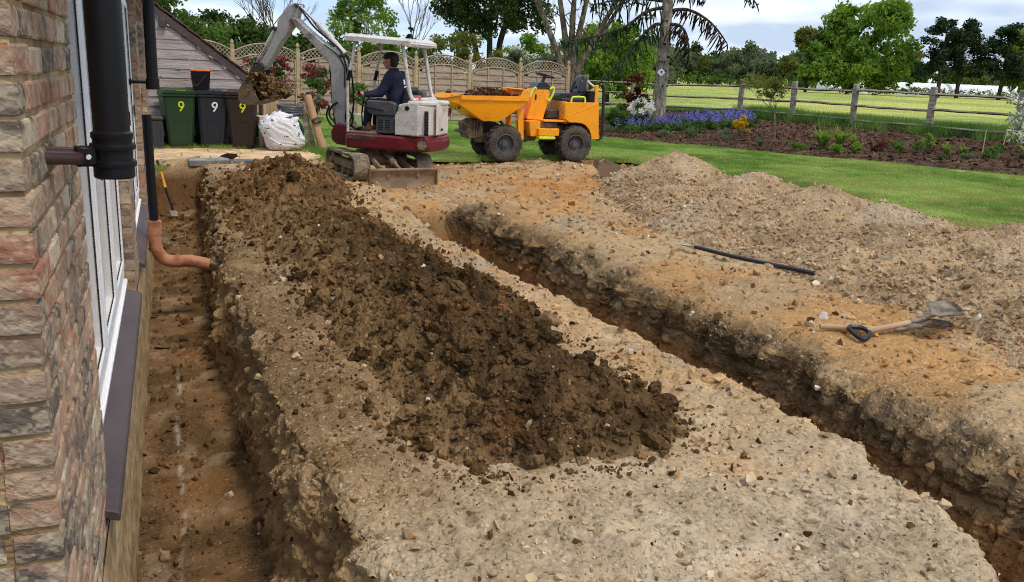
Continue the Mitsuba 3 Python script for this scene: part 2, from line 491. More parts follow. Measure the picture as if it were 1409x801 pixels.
    # ends of the trenches: what is no longer dug is plain ground
    e = np.isin(K, (3, 4, 5)) * sm(0.35, 0.0, dd2)
    C = mixc(C, right, e)
    e = np.isin(K, (0, 1)) * sm(0.3, 0.0, dd1)
    C = mixc(C, berm, e)
    endw = np.isin(K, (0, 1)) * sm(13.9, 14.1, Y) * (1 - sm(0.3, 0.0, dd1))
    C = mixc(C, lin(112, 84, 56), endw)
    C = C * (0.72 + 0.56 * n3)[..., None]
    m = grid(X, Y, Z)
    return m, C.reshape(-1, 3), K.reshape(-1)


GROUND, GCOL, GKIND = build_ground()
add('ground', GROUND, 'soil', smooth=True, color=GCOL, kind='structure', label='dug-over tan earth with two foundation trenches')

# height field of the finished surface, for things that stand on it
_gv = np.asarray(GROUND.vertices)
_gt = cKDTree(_gv[:, :2])


def ground_z(x, y):
    d, i = _gt.query(np.c_[np.ravel(x), np.ravel(y)], k=3)
    return _gv[i, 2].mean(1)


# ---------------------------------------------------------------- heaps
def heap(poly, step, slope, cap, seed, rough, fn_col, crest=None, spread=0.0):
    g = shapely.Polygon(poly)
    x0, y0, x1, y1 = g.bounds
    xs, = [np.arange(x0 - .1, x1 + .1, step)]
    ys = [y0 - .1]
    while ys[-1] < y1 + .1:
        ys.append(ys[-1] + max(step, 0.0055 * ys[-1]))
    X, Y = np.meshgrid(xs, np.array(ys))
    P = shapely.points(X.ravel(), Y.ravel())
    ring = shapely.LinearRing(g.exterior.coords)
    d = shapely.distance(P, ring) * np.where(shapely.contains(g, P), 1, -1)
    d = d.reshape(X.shape) + 0.16 * (nz(X, Y, 0, 3, 3, seed) - 0.5) + spread * (nz(X, Y, 0, 1.5, 2, seed + 31) - 0.5)
    c = cap(X, Y)
    h = np.where(d > 0, c * (1 - np.exp(-np.maximum(d, 0) * slope / np.maximum(c, .02))), d * 0.6)
    if crest is not None:
        h = crest(X, Y, h, d)
    a = np.clip(d / 0.12, 0, 1)
    lump, clod, grit = nz(X, Y, 0, 5, 3, seed + 1) - .5, nz(X, Y, 0, 14, 3, seed + 2) - .5, nz(X, Y, 0, 40, 2, seed + 3) - .5
    bil = sum(w * (np.abs(2 * nz(X, Y, 0, f, 1, seed + 4 + q) - 1) - .4) for q, (f, w) in enumerate(((6, .5), (13, .32), (29, .2))))
    h = h + a * rough * (0.10 * lump + 0.04 * clod + 0.02 * grit + 0.15 * bil)
    base = ground_z(X, Y).reshape(X.shape)
    Z = np.where(d > -0.12, np.maximum(base * 0.6, -0.1) + h - 0.02, -0.3)
    keep = (d > -0.06)[:-1, :-1]
    C = fn_col(X, Y, Z, h)
    return grid(X, Y, Z, keep), C.reshape(-1, 3), d


def bump_at(X, Y, pts, soft=0.0):
    out = np.zeros_like(X)
    for x, y, h, r in pts:
        out = np.maximum(out, h - np.sqrt((X - x) ** 2 + (Y - y) ** 2 + 0.02) * h / r)
    return out


SOIL_POLY = [(.52, 9.5), (.52, 8.2), (.80, 7.3), (.84, 6.2), (.80, 5.4), (.78, 4.7), (.93, 3.9), (.91, 3.55), (1.01, 3.2), (1.31, 2.96), (1.69, 2.99), (2.2, 3.2), (2.27, 3.5),
             (2.22, 3.95), (2.22, 4.6), (2.2, 5.6), (2.14, 7.0), (1.98, 8.4), (1.9, 9.8), (2.15, 10.8), (2.2, 11.8), (2.1, 12.8), (1.7, 13.4), (1.0, 13.3), (.60, 12.4), (.52, 11.0)]


def soil_cap(x, y):
    c = np.interp(y, [2.9, 3.6, 4.5, 6.0, 7.2, 8.4, 9.4, 10.6, 11.3, 12.2, 13.4], [.24, .36, .44, .42, .32, .24, .36, .66, .80, .52, .22])
    return c * (0.62 + 0.76 * sm(.3, .7, nz(x, y, 0, 1.25, 2, 66)))


def soil_col(X, Y, Z, h):
    n1, n2, n3 = nz(X, Y, Z, 1.5, 4, 51), nz(X, Y, Z, 5, 4, 52), nz(X, Y, Z, 22, 3, 53)
    near = mixc(lin(102, 80, 55), lin(72, 56, 38), sm(0.4, 0.62, n2))
    near = mixc(near, lin(122, 84, 52), sm(0.56, 0.72, n1) * 0.7)
    far = mixc(lin(134, 104, 70), lin(98, 75, 49), sm(0.4, 0.62, n2))
    c = mixc(near, far, sm(7.2, 9.4, Y + 1.5 * (n1 - .5)))
    c = mixc(c, lin(142, 116, 82), sm(1.45, 0.95, X + 0.9 * (n1 - .5)) * 0.75 * sm(10, 8.5, Y))
    c = mixc(c, lin(150, 124, 90), sm(.09, .0, h) * .6)
    return c * (0.7 + 0.6 * n3)[..., None]


SOIL, SCOL, _ = heap(SOIL_POLY, 0.0135, 0.85, soil_cap, 60, 1.15, soil_col, spread=.26)
soil_key = thing('soil_heap', 'long heap of dark brown clods between the two trenches', 'soil heap')
add('mound', SOIL, 'soil_dark', soil_key, smooth=True, color=SCOL)

RUB_POLY = [(6.1, 12.1), (5.5, 11.0), (5.2, 9.7), (4.95, 8.8), (4.6, 7.9), (4.9, 7.3), (4.9, 6.3), (4.75, 5.4), (4.85, 4.8), (5.0, 4.3), (4.75, 3.6), (4.8, 3.0), (8.4, 3.0), (8.6, 5.0), (8.4, 6.9),
            (8.0, 7.6), (8.0, 9.0), (7.95, 10.4), (7.8, 11.6), (7.0, 12.4)]
PEAKS = [(6.75, 10.8, .56, 1.15), (6.9, 9.2, .46, 1.15), (6.9, 7.95, .47, 1.05), (6.75, 6.75, .46, 1.0), (6.3, 7.3, .38, 1.0), (6.95, 5.35, .50, 1.15), (5.9, 9.4, .26, 1.0), (5.8, 8.1, .24, .9), (6.0, 5.9, .27, 1.1), (6.2, 4.2, .36, 1.5)]


def rub_crest(X, Y, h, d):
    return np.minimum(h, 0.08) * np.clip(h * 20, 0, 1) + np.where(d > 0, bump_at(X, Y, PEAKS) * sm(0, .35, d), 0)


def rub_col(X, Y, Z, h):
    n1, n2, n3 = nz(X, Y, Z, 1.2, 4, 71), nz(X, Y, Z, 4, 4, 72), nz(X, Y, Z, 20, 3, 73)
    c = mixc(lin(184, 157, 122), lin(158, 132, 100), sm(0.38, 0.62, n2))
    c = mixc(c, lin(190, 172, 146), sm(0.5, 0.7, n1) * .7)
    return c * (0.75 + 0.5 * n3)[..., None]


RUB, RCOL, _ = heap(RUB_POLY, 0.02, 0.5, lambda x, y: 0 * x + 0.5, 80, 0.55, rub_col, rub_crest)
rub_key = thing('rubble_heap', 'long pale heap of stony rubble and sand along the lawn edge', 'rubble heap')
add('mound', RUB, 'soil', rub_key, smooth=True, color=RCOL)

# ---------------------------------------------------------------- stones and clods
STONES = []
for k in range(14):
    p = RNG.normal(size=(10, 3))
    p = p / np.linalg.norm(p, axis=1, keepdims=True) * RNG.uniform(0.75, 1.1, (10, 1)) * [1.1, 0.9, 0.72]
    STONES.append(hull(p))
LUMPS = []
for k in range(8):
    m = trimesh.creation.icosphere(2 if k < 4 else 1)
    v = np.array(m.vertices)
    for q in range(9):
        nn = RNG.normal(size=3)
        nn /= np.linalg.norm(nn)
        v = v - nn * np.maximum(0, v @ nn - RNG.uniform(.5, .85))[:, None]
    v = v * (0.9 + 0.5 * (nz(v[:, 0], v[:, 1], v[:, 2] + 7 * k, 2.2, 3, 90 + k) - .5) + 0.35 * (np.abs(2 * nz(v[:, 0], v[:, 1], v[:, 2] + 7 * k, 3.5, 1, 95 + k) - 1) - .4))[:, None]
    m.vertices = v * [1.15, .95, .8]
    LUMPS.append(m)


def surface_points(mesh, n, dens, rng):
    """n points of the mesh, spread evenly as the eye at the camera's place would need them; dens: weight per face"""
    v, f = np.asarray(mesh.vertices), np.asarray(mesh.faces)
    a, b, c = v[f[:, 0]], v[f[:, 1]], v[f[:, 2]]
    cr = np.cross(b - a, c - a)
    ar = np.linalg.norm(cr, axis=1)
    cen = (a + b + c) / 3
    dist = np.linalg.norm(cen - [0, 0, EYE], axis=1)
    w = ar / np.maximum(dist, 1.5) ** 1.8 * dens(cen)
    i = rng.choice(len(f), n, p=w / w.sum())
    u = rng.random((n, 2))
    s = np.sqrt(u[:, :1])
    p = a[i] * (1 - s) + b[i] * s * (1 - u[:, 1:]) + c[i] * s * u[:, 1:]
    nrm = cr[i] / np.maximum(ar[i, None], 1e-12)
    nrm *= np.sign(nrm[:, 2:] + 1e-9)
    return p, nrm, i, dist[i]


def strew(mesh, n, dens, rmin, rmax, colfn, holder, piece, rest, seed, power=2.2, lib=STONES, named=300, sink=0.25, skip=None, base=None, keep_own=.7, mat='stone'):
    rng = np.random.default_rng(seed)
    p, nrm, fi, dist = surface_points(mesh, n, dens, rng)
    lo = np.maximum(rmin, dist * 0.0011)
    hi = np.maximum(np.minimum(rmax * (0.55 + 0.12 * dist), rmax * 1.6), lo * 1.5)
    u = rng.random(n)
    r = (lo ** (1 - power) + u * (hi ** (1 - power) - lo ** (1 - power))) ** (1 / (1 - power))
    R = rand_rot(n, rng) * r[:, None, None]
    pos = p + nrm * (r * (0.75 - sink - 0.35 * rng.random(n)))[:, None]
    col = colfn(p, rng) * (0.75 + 0.5 * rng.random(n))[:, None]
    if base is not None:      # most pieces have the colour of the earth they lie in
        own = base[np.asarray(mesh.faces)[fi, 0]] * (0.72 + 0.62 * rng.random(n))[:, None]
        col = np.where(rng.random((n, 1)) < keep_own, own, col)
    which = rng.integers(0, len(lib), n)
    if lib is LUMPS:
        which = np.where(np.argsort(np.argsort(-r / dist)) < named, which % 4, 4 + which % 4)
    if skip is not None:
        ok = ~skip(p, r)
    else:
        ok = np.ones(n, bool)
    order = np.argsort(np.where(ok, -r / dist, 1))
    big = order[:named] if named else order[:0]
    isbig = np.zeros(n, bool)
    isbig[big] = True
    for i in big:
        mv = copies(lib[which[i]], R[i:i + 1], pos[i:i + 1])
        key = numbered(holder + '__' + piece)
        scene[key] = mikit.ply(trimesh.Trimesh(*mv, process=False), 'stone', smooth=40 if lib is LUMPS else False, color=np.repeat(col[i:i + 1], len(mv[0]), 0) if lib is not LUMPS else None) if lib is not LUMPS else \
            mikit.ply(trimesh.Trimesh(*mv, process=False), 'soil_dark', smooth=35, color=None) if False else mikit.ply(trimesh.Trimesh(*mv, process=False), 'soil_dark', smooth=False, color=np.repeat(col[i:i + 1], len(mv[0]), 0))
    parts, cols = [], []
    for k in range(len(lib)):
        s = (which == k) & ok & ~isbig
        if s.any():
            parts.append(copies(lib[k], R[s], pos[s]))
            cols.append(np.repeat(col[s], len(lib[k].vertices), 0))
    if parts:
        add(rest, merge(parts), 'stone' if lib is not LUMPS else 'soil_dark', holder, smooth=False, color=np.vstack(cols), kind='stuff')


def pick(cols, p):
    def f(pos, rng):
        return np.asarray(cols)[rng.choice(len(cols), len(pos), p=np.array(p) / np.sum(p))]
    return f


def ground_dens(c):
    x, y, z = c.T
    d = np.where((x > 0.45) & (x < 2.9), 1.0, 0.8)
    d = np.where(z < -0.25, 1.1, d)
    d = np.where((x > 2.9) & (z < -0.5), 0.05, d)
    return d * np.where((x > 4.3) & (x < 6.5) & (y < 9.5), 1.3, 1.0) * (y > 1.5) * (x > -0.28) * (y < 15)


STONE_COLS = [lin(190, 168, 134), lin(168, 150, 124), lin(206, 196, 178), lin(150, 126, 94), lin(196, 150, 92), lin(226, 222, 214), lin(140, 136, 130), lin(160, 92, 66)]
base_pick = pick(STONE_COLS, [5, 5, 2.2, 4, 1.6, .35, .6, .25])
dark_pick = pick([lin(120, 92, 62), lin(96, 74, 48), lin(142, 112, 76), lin(80, 62, 42), lin(170, 146, 112), lin(214, 206, 190)], [5, 5, 3, 3, 1.0, .3])


def ground_stone_col(p, rng):
    a, b = base_pick(p, rng), dark_pick(p, rng)
    dark = (p[:, 2] < -0.2) | (rng.random(len(p)) < 0.12)
    return np.where(dark[:, None], b, a)


strew(GROUND, 25000, ground_dens, 0.0035, 0.036, ground_stone_col, 'ground', 'stone', 'gravel', 5, power=2.75, base=GCOL, keep_own=.78)
strew(SOIL, 9500, lambda c: 1.0 + 0 * c[:, 0], 0.004, 0.03, pick([lin(92, 71, 47), lin(74, 56, 37), lin(120, 92, 60), lin(150, 126, 92), lin(176, 156, 124), lin(222, 214, 200)], [5, 4, 4, 2, 1.1, .3]),
      soil_key, 'stone', 'crumb', 6, power=2.9, named=120, base=SCOL, keep_own=.65)
strew(SOIL, 3000, lambda c: 0.2 + sm(9.5, 7.5, c[:, 1]) + 0.4 * (c[:, 1] > 9.5), 0.010, 0.068, pick([lin(90, 69, 45), lin(72, 55, 36), lin(104, 80, 52), lin(128, 88, 54)], [5, 4, 3, 1]), soil_key, 'clod', 'small_clod', 7,
      power=2.5, lib=LUMPS, named=180, sink=0.38, base=SCOL, keep_own=.6)
_sp = shapely.Polygon(SOIL_POLY)


def spill_dens(c):
    d = shapely.distance(shapely.points(c[:, 0], c[:, 1]), _sp)
    return np.exp(-d / .09) * (d > 0) * (c[:, 2] > -.3) + 0.012 * (c[:, 0] < 2.7) * (c[:, 2] > -.1) + .004


strew(GROUND, 2600, spill_dens, 0.004, 0.03, pick([lin(92, 71, 47), lin(74, 56, 37), lin(112, 88, 58)], [3, 2, 2]), soil_key, 'spill', 'spilt_crumb', 17, power=2.6, named=0)
strew(RUB, 12000, lambda c: 0.25 + 1.6 * sm(0.40, 0.08, c[:, 2]), 0.005, 0.030, pick([lin(186, 164, 134), lin(168, 150, 124), lin(204, 192, 170), lin(150, 128, 100), lin(176, 124, 92)], [5, 5, 2.5, 3, .3]),
      rub_key, 'stone', 'gravel', 8, power=2.7, base=RCOL, keep_own=.7)
# ---------------------------------------------------------------- lawn, bed, field, path
def lawn_tex(p, n, uv):
    a = mfbm(p.x * 0.9, p.y * 0.9, 0, 3)
    b = mfbm(p.x * 6, p.y * 6, 3, 3)
    c = mnoise(p.x * 60, p.y * 60, 1)
    base = mmix(C3(lin(96, 130, 58)), C3(lin(146, 164, 90)), msm(0.3, 0.7, a * 0.65 + b * 0.35))
    worn = msm(17.6, 15.0, p.y + 1.6 * (a - .5)) * msm(1.5, 3.0, p.x) * msm(.40, .62, mfbm(p.x * 1.7, p.y * 1.7, 8, 3))
    return mmix(base, C3(lin(140, 120, 82)), worn * .8) * (0.75 + 0.5 * c)


def leaf_mat(name, c1, c2, f=1.0, trans=0.55, rough=0.6):
    a, b = C3(c1), C3(c2)

    def fn(p, n, uv):
        k = mnoise(p.x * f, p.y * f, p.z * f) * 0.55 + mnoise(p.x * f * 5, p.y * f * 5, p.z * f * 5) * 0.45
        return mmix(a, b, msm(0.25, 0.75, k))
    scene[name] = {'type': 'principledthin', 'base_color': tex(fn), 'roughness': rough, 'diff_trans': trans * 2, 'specular' if False else 'eta': 1.3}
    return name


scene['lawn_green'] = {'type': 'twosided', 'bsdf': {'type': 'diffuse', 'reflectance': tex(lawn_tex)}}
leaf_mat('grass_blade', lin(108, 144, 64), lin(164, 184, 100), 0.9, 0.4)
leaf_mat('meadow_blade', lin(76, 118, 52), lin(138, 164, 86), 0.7, 0.4)
leaf_mat('leaf_fresh', lin(94, 130, 48), lin(148, 174, 76), 1.2)
leaf_mat('leaf_mid', lin(68, 98, 46), lin(114, 140, 72), 1.0)
leaf_mat('leaf_dark', lin(42, 60, 30), lin(84, 104, 54), 1.3, 0.25)
leaf_mat('leaf_olive', lin(92, 100, 46), lin(142, 144, 76), 0.8)
leaf_mat('leaf_grey', lin(92, 108, 78), lin(138, 150, 112), 0.8)
leaf_mat('needle', lin(34, 48, 34), lin(72, 90, 62), 0.9, 0.15)
leaf_mat('needle_dry', lin(38, 30, 26), lin(66, 56, 42), 1.1, 0.1)
leaf_mat('leaf_red', lin(112, 46, 52), lin(152, 96, 88), 3.0, 0.4)
leaf_mat('leaf_copper', lin(74, 36, 34), lin(116, 62, 50), 2.0, 0.4)
leaf_mat('leaf_yellow', lin(206, 160, 30), lin(226, 196, 70), 5.0, 0.5)
leaf_mat('petal_white', lin(222, 222, 204), lin(250, 248, 240), 8.0, 0.4)
leaf_mat('petal_blue', lin(118, 110, 196), lin(164, 158, 226), 5.0, 0.5)


def bark_tex(c1, c2):
    a, b = C3(c1), C3(c2)

    def fn(p, n, uv):
        return mmix(a, b, msm(0.3, 0.7, mfbm(p.x * 14, p.y * 14, p.z * 4, 3))) * (0.7 + 0.6 * mnoise(p.x * 55, p.y * 55, p.z * 18))
    return tex(fn)


bark_bump = lambda p, n, uv: mfbm(p.x * 22, p.y * 22, p.z * 7, 3) * 0.04
for nm, a, b in (('bark', lin(88, 78, 64), lin(132, 122, 104)), ('bark_grey', lin(112, 104, 90), lin(166, 156, 138)), ('bark_dark', lin(52, 46, 40), lin(88, 80, 68))):
    scene[nm] = {'type': 'twosided', 'bsdf': {'type': 'bumpmap', 'arbitrary': tex(bark_bump, 0.006), 'bsdf': {'type': 'diffuse', 'reflectance': bark_tex(a, b)}}}

# bed between the lawn and the rail fence, in metres right of (l) and along (d) the heading
BED_F = np.array([(-1.0, 33.5), (1.0, 29.5), (2.4, 26.0), (3.4, 24.4), (4.8, 22.9), (6.4, 20.3), (7.6, 18.9), (8.6, 17.6), (9.5, 16.5), (10.6, 14.9), (13, 11.5)])
FENCE_A, FENCE_B = np.array([11.9, 21.25]), np.array([5.4, 33.7])        # rail fence line


def fence_d(l):
    t = (l - FENCE_A[0]) / (FENCE_B[0] - FENCE_A[0])
    return np.where(l > 5.4, FENCE_A[1] + t * (FENCE_B[1] - FENCE_A[1]), 33.7 + 0.15 * (5.4 - l))


def bed_front(l):
    return np.interp(l, BED_F[:, 0], BED_F[:, 1])


def field_level(l):
    return -0.2 + 0.55 * sm(0.5, 7.0, l)


def bed_z(l, d):
    f, b = bed_front(l), fence_d(l)
    t = np.clip((d - f) / np.maximum(b - f, .5), 0, 1)
    x, y = hd_arr(l, d)
    return lawn_z(x, y) * (1 - t) + field_level(l) * t + 0.07 * sm(0, 0.05, t)


def hd_arr(l, d):
    return l * math.cos(YAW) + d * math.sin(YAW), -l * math.sin(YAW) + d * math.cos(YAW)


def in_dirt(x, y):
    w = 0.5 * (nz(x, y, 0, 1.1, 3, 101) - .5) + 0.35 * (nz(x, y, 0, 5, 2, 102) - .5)
    a = (x > -0.3) & (x < 8.05 + w) & (y < 14.65 + w)
    b = (x > -1.5) & (x < 2.6 + w) & (y > 13.9) & (y < 17.1 + 0.5 * w)
    return a | b | ((x > 5.0 + w) & (x < 7.6 + w) & (y < 14.95 + w))


def build_lawn():
    xs, ys = np.arange(-9, 19, 0.07), np.concatenate([np.arange(2.0, 18, 0.07), np.arange(18, 36, 0.25)])
    X, Y = np.meshgrid(xs, ys)
    L, D = heading(X, Y)
    keep = ~in_dirt(X, Y) & (D < bed_front(L) + 0.1) & ((X > 8) | (Y > 13)) & (np.abs(L) < 0.62 * D + 3)
    Z = lawn_z(X, Y) + 0.02 * (nz(X, Y, 0, .7, 2, 103) - .5)
    return grid(X, Y, Z, keep[:-1, :-1])


LAWN = build_lawn()
add('lawn', LAWN, 'lawn_green', smooth=True, kind='structure', label='mown green lawn beyond the diggings')


def blade_patch(n, size, hmin, hmax, w, seed, lean=0.5):
    r = np.random.default_rng(seed)
    p = (r.random((n, 2)) - .5) * size
    h, a = r.uniform(hmin, hmax, n), r.uniform(0, 2 * math.pi, n)
    le = r.normal(0, lean, (n, 2)) * h[:, None]
    dx, dy = np.cos(a) * w / 2, np.sin(a) * w / 2
    z0 = np.zeros(n)
    v = np.stack([np.c_[p[:, 0] - dx, p[:, 1] - dy, z0], np.c_[p[:, 0] + dx, p[:, 1] + dy, z0], np.c_[p + le, h]], 1)
    return trimesh.Trimesh(v.reshape(-1, 3), np.arange(3 * n).reshape(-1, 3), process=False)


def group(name, mesh, mat, smooth=False):
    scene[name] = {'type': 'shapegroup', 'shape': mikit.ply(mesh, mat, smooth=smooth)}
    return name


def inst(key, grp, M):
    scene[key] = {'type': 'instance', 'to_world': T(np.asarray(M).tolist()), 'group': {'type': 'ref', 'id': grp}}


group('turf_patch_a', blade_patch(2600, 1.1, .018, .05, .006, 1), 'grass_blade')
group('turf_patch_b', blade_patch(2600, 1.1, .018, .055, .006, 2), 'grass_blade')
group('meadow_patch', blade_patch(900, 1.6, .2, .55, .016, 3, .35), 'meadow_blade')
group('edge_tuft', blade_patch(160, .24, .03, .09, .006, 4, .6), 'grass_blade')
k = 0
for x in np.arange(-8, 19, 0.9):
    for y in np.arange(3, 30, 0.9):
        L, D = heading(x, y)
        if D < bed_front(L) - .3 and not in_dirt(np.array([x]), np.array([y]))[0] and not in_dirt(np.array([x - .3]), np.array([y - .3]))[0] and (x > 8 or y > 14) and abs(L) < .61 * D + 1 and D < 26:
            if nz(np.array([x * 1.0]), np.array([y]), 0, .8, 2, 77)[0] > .52 and y < 16.5 and x < 8:
                continue
            k += 1
            inst(f'lawn_grass__{k:03d}', 'turf_patch_a' if k % 2 else 'turf_patch_b', mat4(x, y, 90 * (k % 4) + 17 * k, float(lawn_z(x, y)) - .004))
# tufts along the torn edge of the lawn
v = np.asarray(LAWN.vertices)
e = LAWN.edges_sorted
u, cnt = np.unique(e, axis=0, return_counts=True)
bd = v[u[cnt == 1].mean(1).astype(int) * 0 + u[cnt == 1][:, 0]]
bd = bd[(bd[:, 1] < 18) & (bd[:, 0] > -1) & (bd[:, 0] < 10)]
L, D = heading(bd[:, 0], bd[:, 1])
bd = bd[(np.abs(L) < .62 * D) & (D < bed_front(L) - .5)][::2]
for q in bd[:420]:
    k += 1
    inst(f'lawn_grass__{k:03d}', 'edge_tuft', mat4(q[0] + RNG.normal() * .04, q[1] + RNG.normal() * .04, RNG.uniform(0, 360), q[2] - .01, RNG.uniform(.6, 1.4)))
labels['lawn_grass'] = dict(label='short mown grass blades of the lawn', category='grass', kind='stuff')


# mulch bed
def mulch_tex(p, n, uv):
    a = mfbm(p.x * 7, p.y * 7, p.z * 7, 3)
    b = mnoise(p.x * 40, p.y * 40, p.z * 40)
    return mmix(C3(lin(58, 45, 38)), C3(lin(106, 86, 72)), msm(0.3, 0.72, a * .6 + b * .4))


scene['mulch'] = {'type': 'twosided', 'bsdf': {'type': 'bumpmap', 'arbitrary': tex(lambda p, n, uv: mfbm(p.x * 18, p.y * 18, p.z * 18, 3) * .06, .004), 'bsdf': {'type': 'diffuse', 'reflectance': tex(mulch_tex)}}}
ls, ts = np.linspace(-1, 13, 200), np.linspace(0, 1, 90)
Lg = np.repeat(ls[:, None], 90, 1)
Dg = bed_front(Lg) - 0.05 + (fence_d(Lg) + .5 - bed_front(Lg)) * ts[None] + 0.10 * (nz(Lg, 0 * Lg, 0, 3, 2, 7) - .5)
Xg, Yg = hd_arr(Lg, Dg)
Zg = bed_z(Lg, Dg) + 0.10 * (nz(Xg, Yg, 0, 4, 3, 8) - .5) * sm(0, .08, ts)[None] - 0.05 * (ts[None] < .001)
BED = grid(Xg, Yg, Zg)
add('flower_bed', BED, 'mulch', smooth=True, kind='structure', label='long flower bed of dark bark mulch before the rail fence')
_r = np.random.default_rng(4)
chip = hull(np.array([(a, b * .45, c * .16) for a in (-1, 1) for b in (-1, 1) for c in (-1, 1)]) * (1 + .3 * _r.random((8, 3))))
i = _r.integers(0, len(BED.faces), 4500)
ctr = np.asarray(BED.vertices)[np.asarray(BED.faces)[i]].mean(1)
scene['bark_chip_mat'] = {'type': 'twosided', 'bsdf': {'type': 'diffuse', 'reflectance': {'type': 'mesh_attribute', 'name': 'vertex_color'}}}
cc = np.array([lin(70, 50, 40), lin(96, 70, 54), lin(48, 36, 30), lin(124, 98, 78)])[_r.integers(0, 4, 4500)]
add('bark_chips', merge([copies(chip, rand_rot(4500, _r) * _r.uniform(.015, .045, 4500)[:, None, None], ctr + [0, 0, .01])]), 'bark_chip_mat', smooth=False, color=np.repeat(cc, len(chip.vertices), 0),
    label='loose brown bark chips strewn over the bed', category='bark chips', kind='stuff')


# field beyond the rail fence, out to the horizon
def field_tex(p, n, uv):
    a = mfbm(p.x * .12, p.y * .12, 0, 3)
    b = mfbm(p.x * 1.3, p.y * 1.3, 5, 3)
    c = mnoise(p.x * 9, p.y * 9, 2)
    g = mmix(C3(lin(138, 156, 86)), C3(lin(184, 188, 114)), msm(0.3, 0.7, a * .55 + b * .45))
    return mmix(g, C3(lin(196, 186, 60)), msm(.62, .8, c) * msm(.4, .6, a) * .6)


scene['meadow'] = {'type': 'twosided', 'bsdf': {'type': 'diffuse', 'reflectance': tex(field_tex)}}
ds = np.concatenate([np.linspace(17, 60, 60), np.geomspace(62, 3000, 40)])
us = np.linspace(-1.3, 1.3, 90)
Dg, Ug = np.meshgrid(ds, us, indexing='ij')
Lg = Ug * (Dg + 10)
Xg, Yg = hd_arr(Lg, Dg)
Zg = field_level(Lg) - 0.02 + 0.06 * (nz(Xg, Yg, 0, .3, 2, 9) - .5)
inbed = (Dg < fence_d(Lg) + .2)
Zg = np.where(inbed & (Lg > -3), -0.45, np.where(inbed, -.1, Zg))
Zg = np.where((Dg < fence_d(Lg)) & (Lg <= -3), lawn_z(Xg, Yg) - .12, Zg)
add('field', grid(Xg, Yg, Zg), 'meadow', smooth=True, kind='structure', label='pale green meadow stretching to the far trees')
# the low earth behind the camera and below everything
add('earth', grid(*[q.reshape(2, 2) for q in (np.array([-40., 60, -40, 60]), np.array([-40., -40, 20, 20]), np.full(4, -1.6))]), 'mulch', smooth=False, kind='structure', label='earth under the site')
k = 0
for n in range(420):
    l = _r.uniform(3.5, 16)
    d = float(fence_d(np.array(l))) + .5 + abs(_r.normal()) * 2.2
    x, y = hd_arr(l, d)
    k += 1
    inst(f'long_grass__{k:03d}', 'meadow_patch', mat4(x, y, _r.uniform(0, 360), float(field_level(np.array(l))) - .03, _r.uniform(.5, 1.1) * (.85 if l > 8 else .42)))
labels['long_grass'] = dict(label='long lush grass growing just beyond the rail fence', category='grass', kind='stuff')

# paved path in front of the bins
slab_mats = [prin('slab_buff', tex(lambda p, n, uv: mmix(C3(lin(196, 170, 132)), C3(lin(170, 146, 112)), msm(.3, .7, mfbm(p.x * 5, p.y * 5, 0, 3))) * (.8 + .4 * mnoise(p.x * 60, p.y * 60, 0))), .85),
             prin('slab_grey', tex(lambda p, n, uv: mmix(C3(lin(140, 142, 140)), C3(lin(112, 114, 114)), msm(.3, .7, mfbm(p.x * 5, p.y * 5, 2, 3)))), .8)]
add('path', grid(*[q.reshape(2, 2) for q in (np.array([-1.6, 2.5, -1.6, 2.5]), np.array([14.9, 14.9, 19., 19.]), np.array([-.035, -.035, -.02, -.02]))]), 'slab_buff', smooth=False, kind='structure',
    label='bedding of the buff paved path before the bins')
ry = 15.0
for row, dep in enumerate((.62, .6, .62, .6)):
    x = -.28 + (0, -.3, 0, -.25)[row]
    while x < 2.45:
        w = RNG.choice([.45, .6, .75, .9])
        xa, xb = max(x, -.28), min(x + w - .012, 2.5)
        if xb - xa > .1:
            off = RNG.normal(0, .025) if row == 0 else 0
            add('paving_slab', box((xb - xa, dep - .012, .045), ((xa + xb) / 2, ry + dep / 2 + off, -.008 + RNG.normal(0, .003)), .006, rx=RNG.normal(0, .5), rz=RNG.normal(0, .3) + (3 * RNG.normal() if row == 0 else 0)), 'slab_buff', 'path', 30)
        x += w
    ry += dep
# ---------------------------------------------------------------- the house
def brick_wear(p, n, uv):
    a = mfbm(p.x * 24, p.y * 24, p.z * 24, 3)
    b = mnoise(p.x * 110, p.y * 110, p.z * 110)
    return msm(0.43, 0.60, a * 0.7 + b * 0.3) * 0.6


def brick_fine(p, n, uv):
    return mfbm(p.x * 70, p.y * 70, p.z * 70, 3) * 0.006 + mnoise(p.x * 300, p.y * 300, p.z * 300) * .0012


vc = {'type': 'diffuse', 'reflectance': {'type': 'mesh_attribute', 'name': 'vertex_color'}}
scene['brick_face'] = {'type': 'twosided', 'bsdf': {'type': 'bumpmap', 'arbitrary': tex(brick_fine, .0012), 'bsdf': {
    'type': 'blendbsdf', 'weight': tex(brick_wear), 'a': vc,
    'b': {'type': 'diffuse', 'reflectance': tex(lambda p, n, uv: mmix(C3(lin(212, 196, 168)), C3(lin(166, 148, 122)), mnoise(p.x * 60, p.y * 60, p.z * 60)))}}}}
scene['mortar'] = {'type': 'twosided', 'bsdf': {'type': 'bumpmap', 'arbitrary': tex(lambda p, n, uv: mfbm(p.x * 60, p.y * 60, p.z * 60, 3) * .012, .0015), 'bsdf': {
    'type': 'diffuse', 'reflectance': tex(lambda p, n, uv: mmix(C3(lin(196, 172, 132)), C3(lin(146, 120, 88)), msm(.3, .7, mfbm(p.x * 20, p.y * 20, p.z * 20, 3) * .5 + .5 * mfbm(p.x * 3, p.y * 3, p.z * 6, 3))))}}}
prin('upvc_white', (.80, .80, .79), .35, spec=.5)
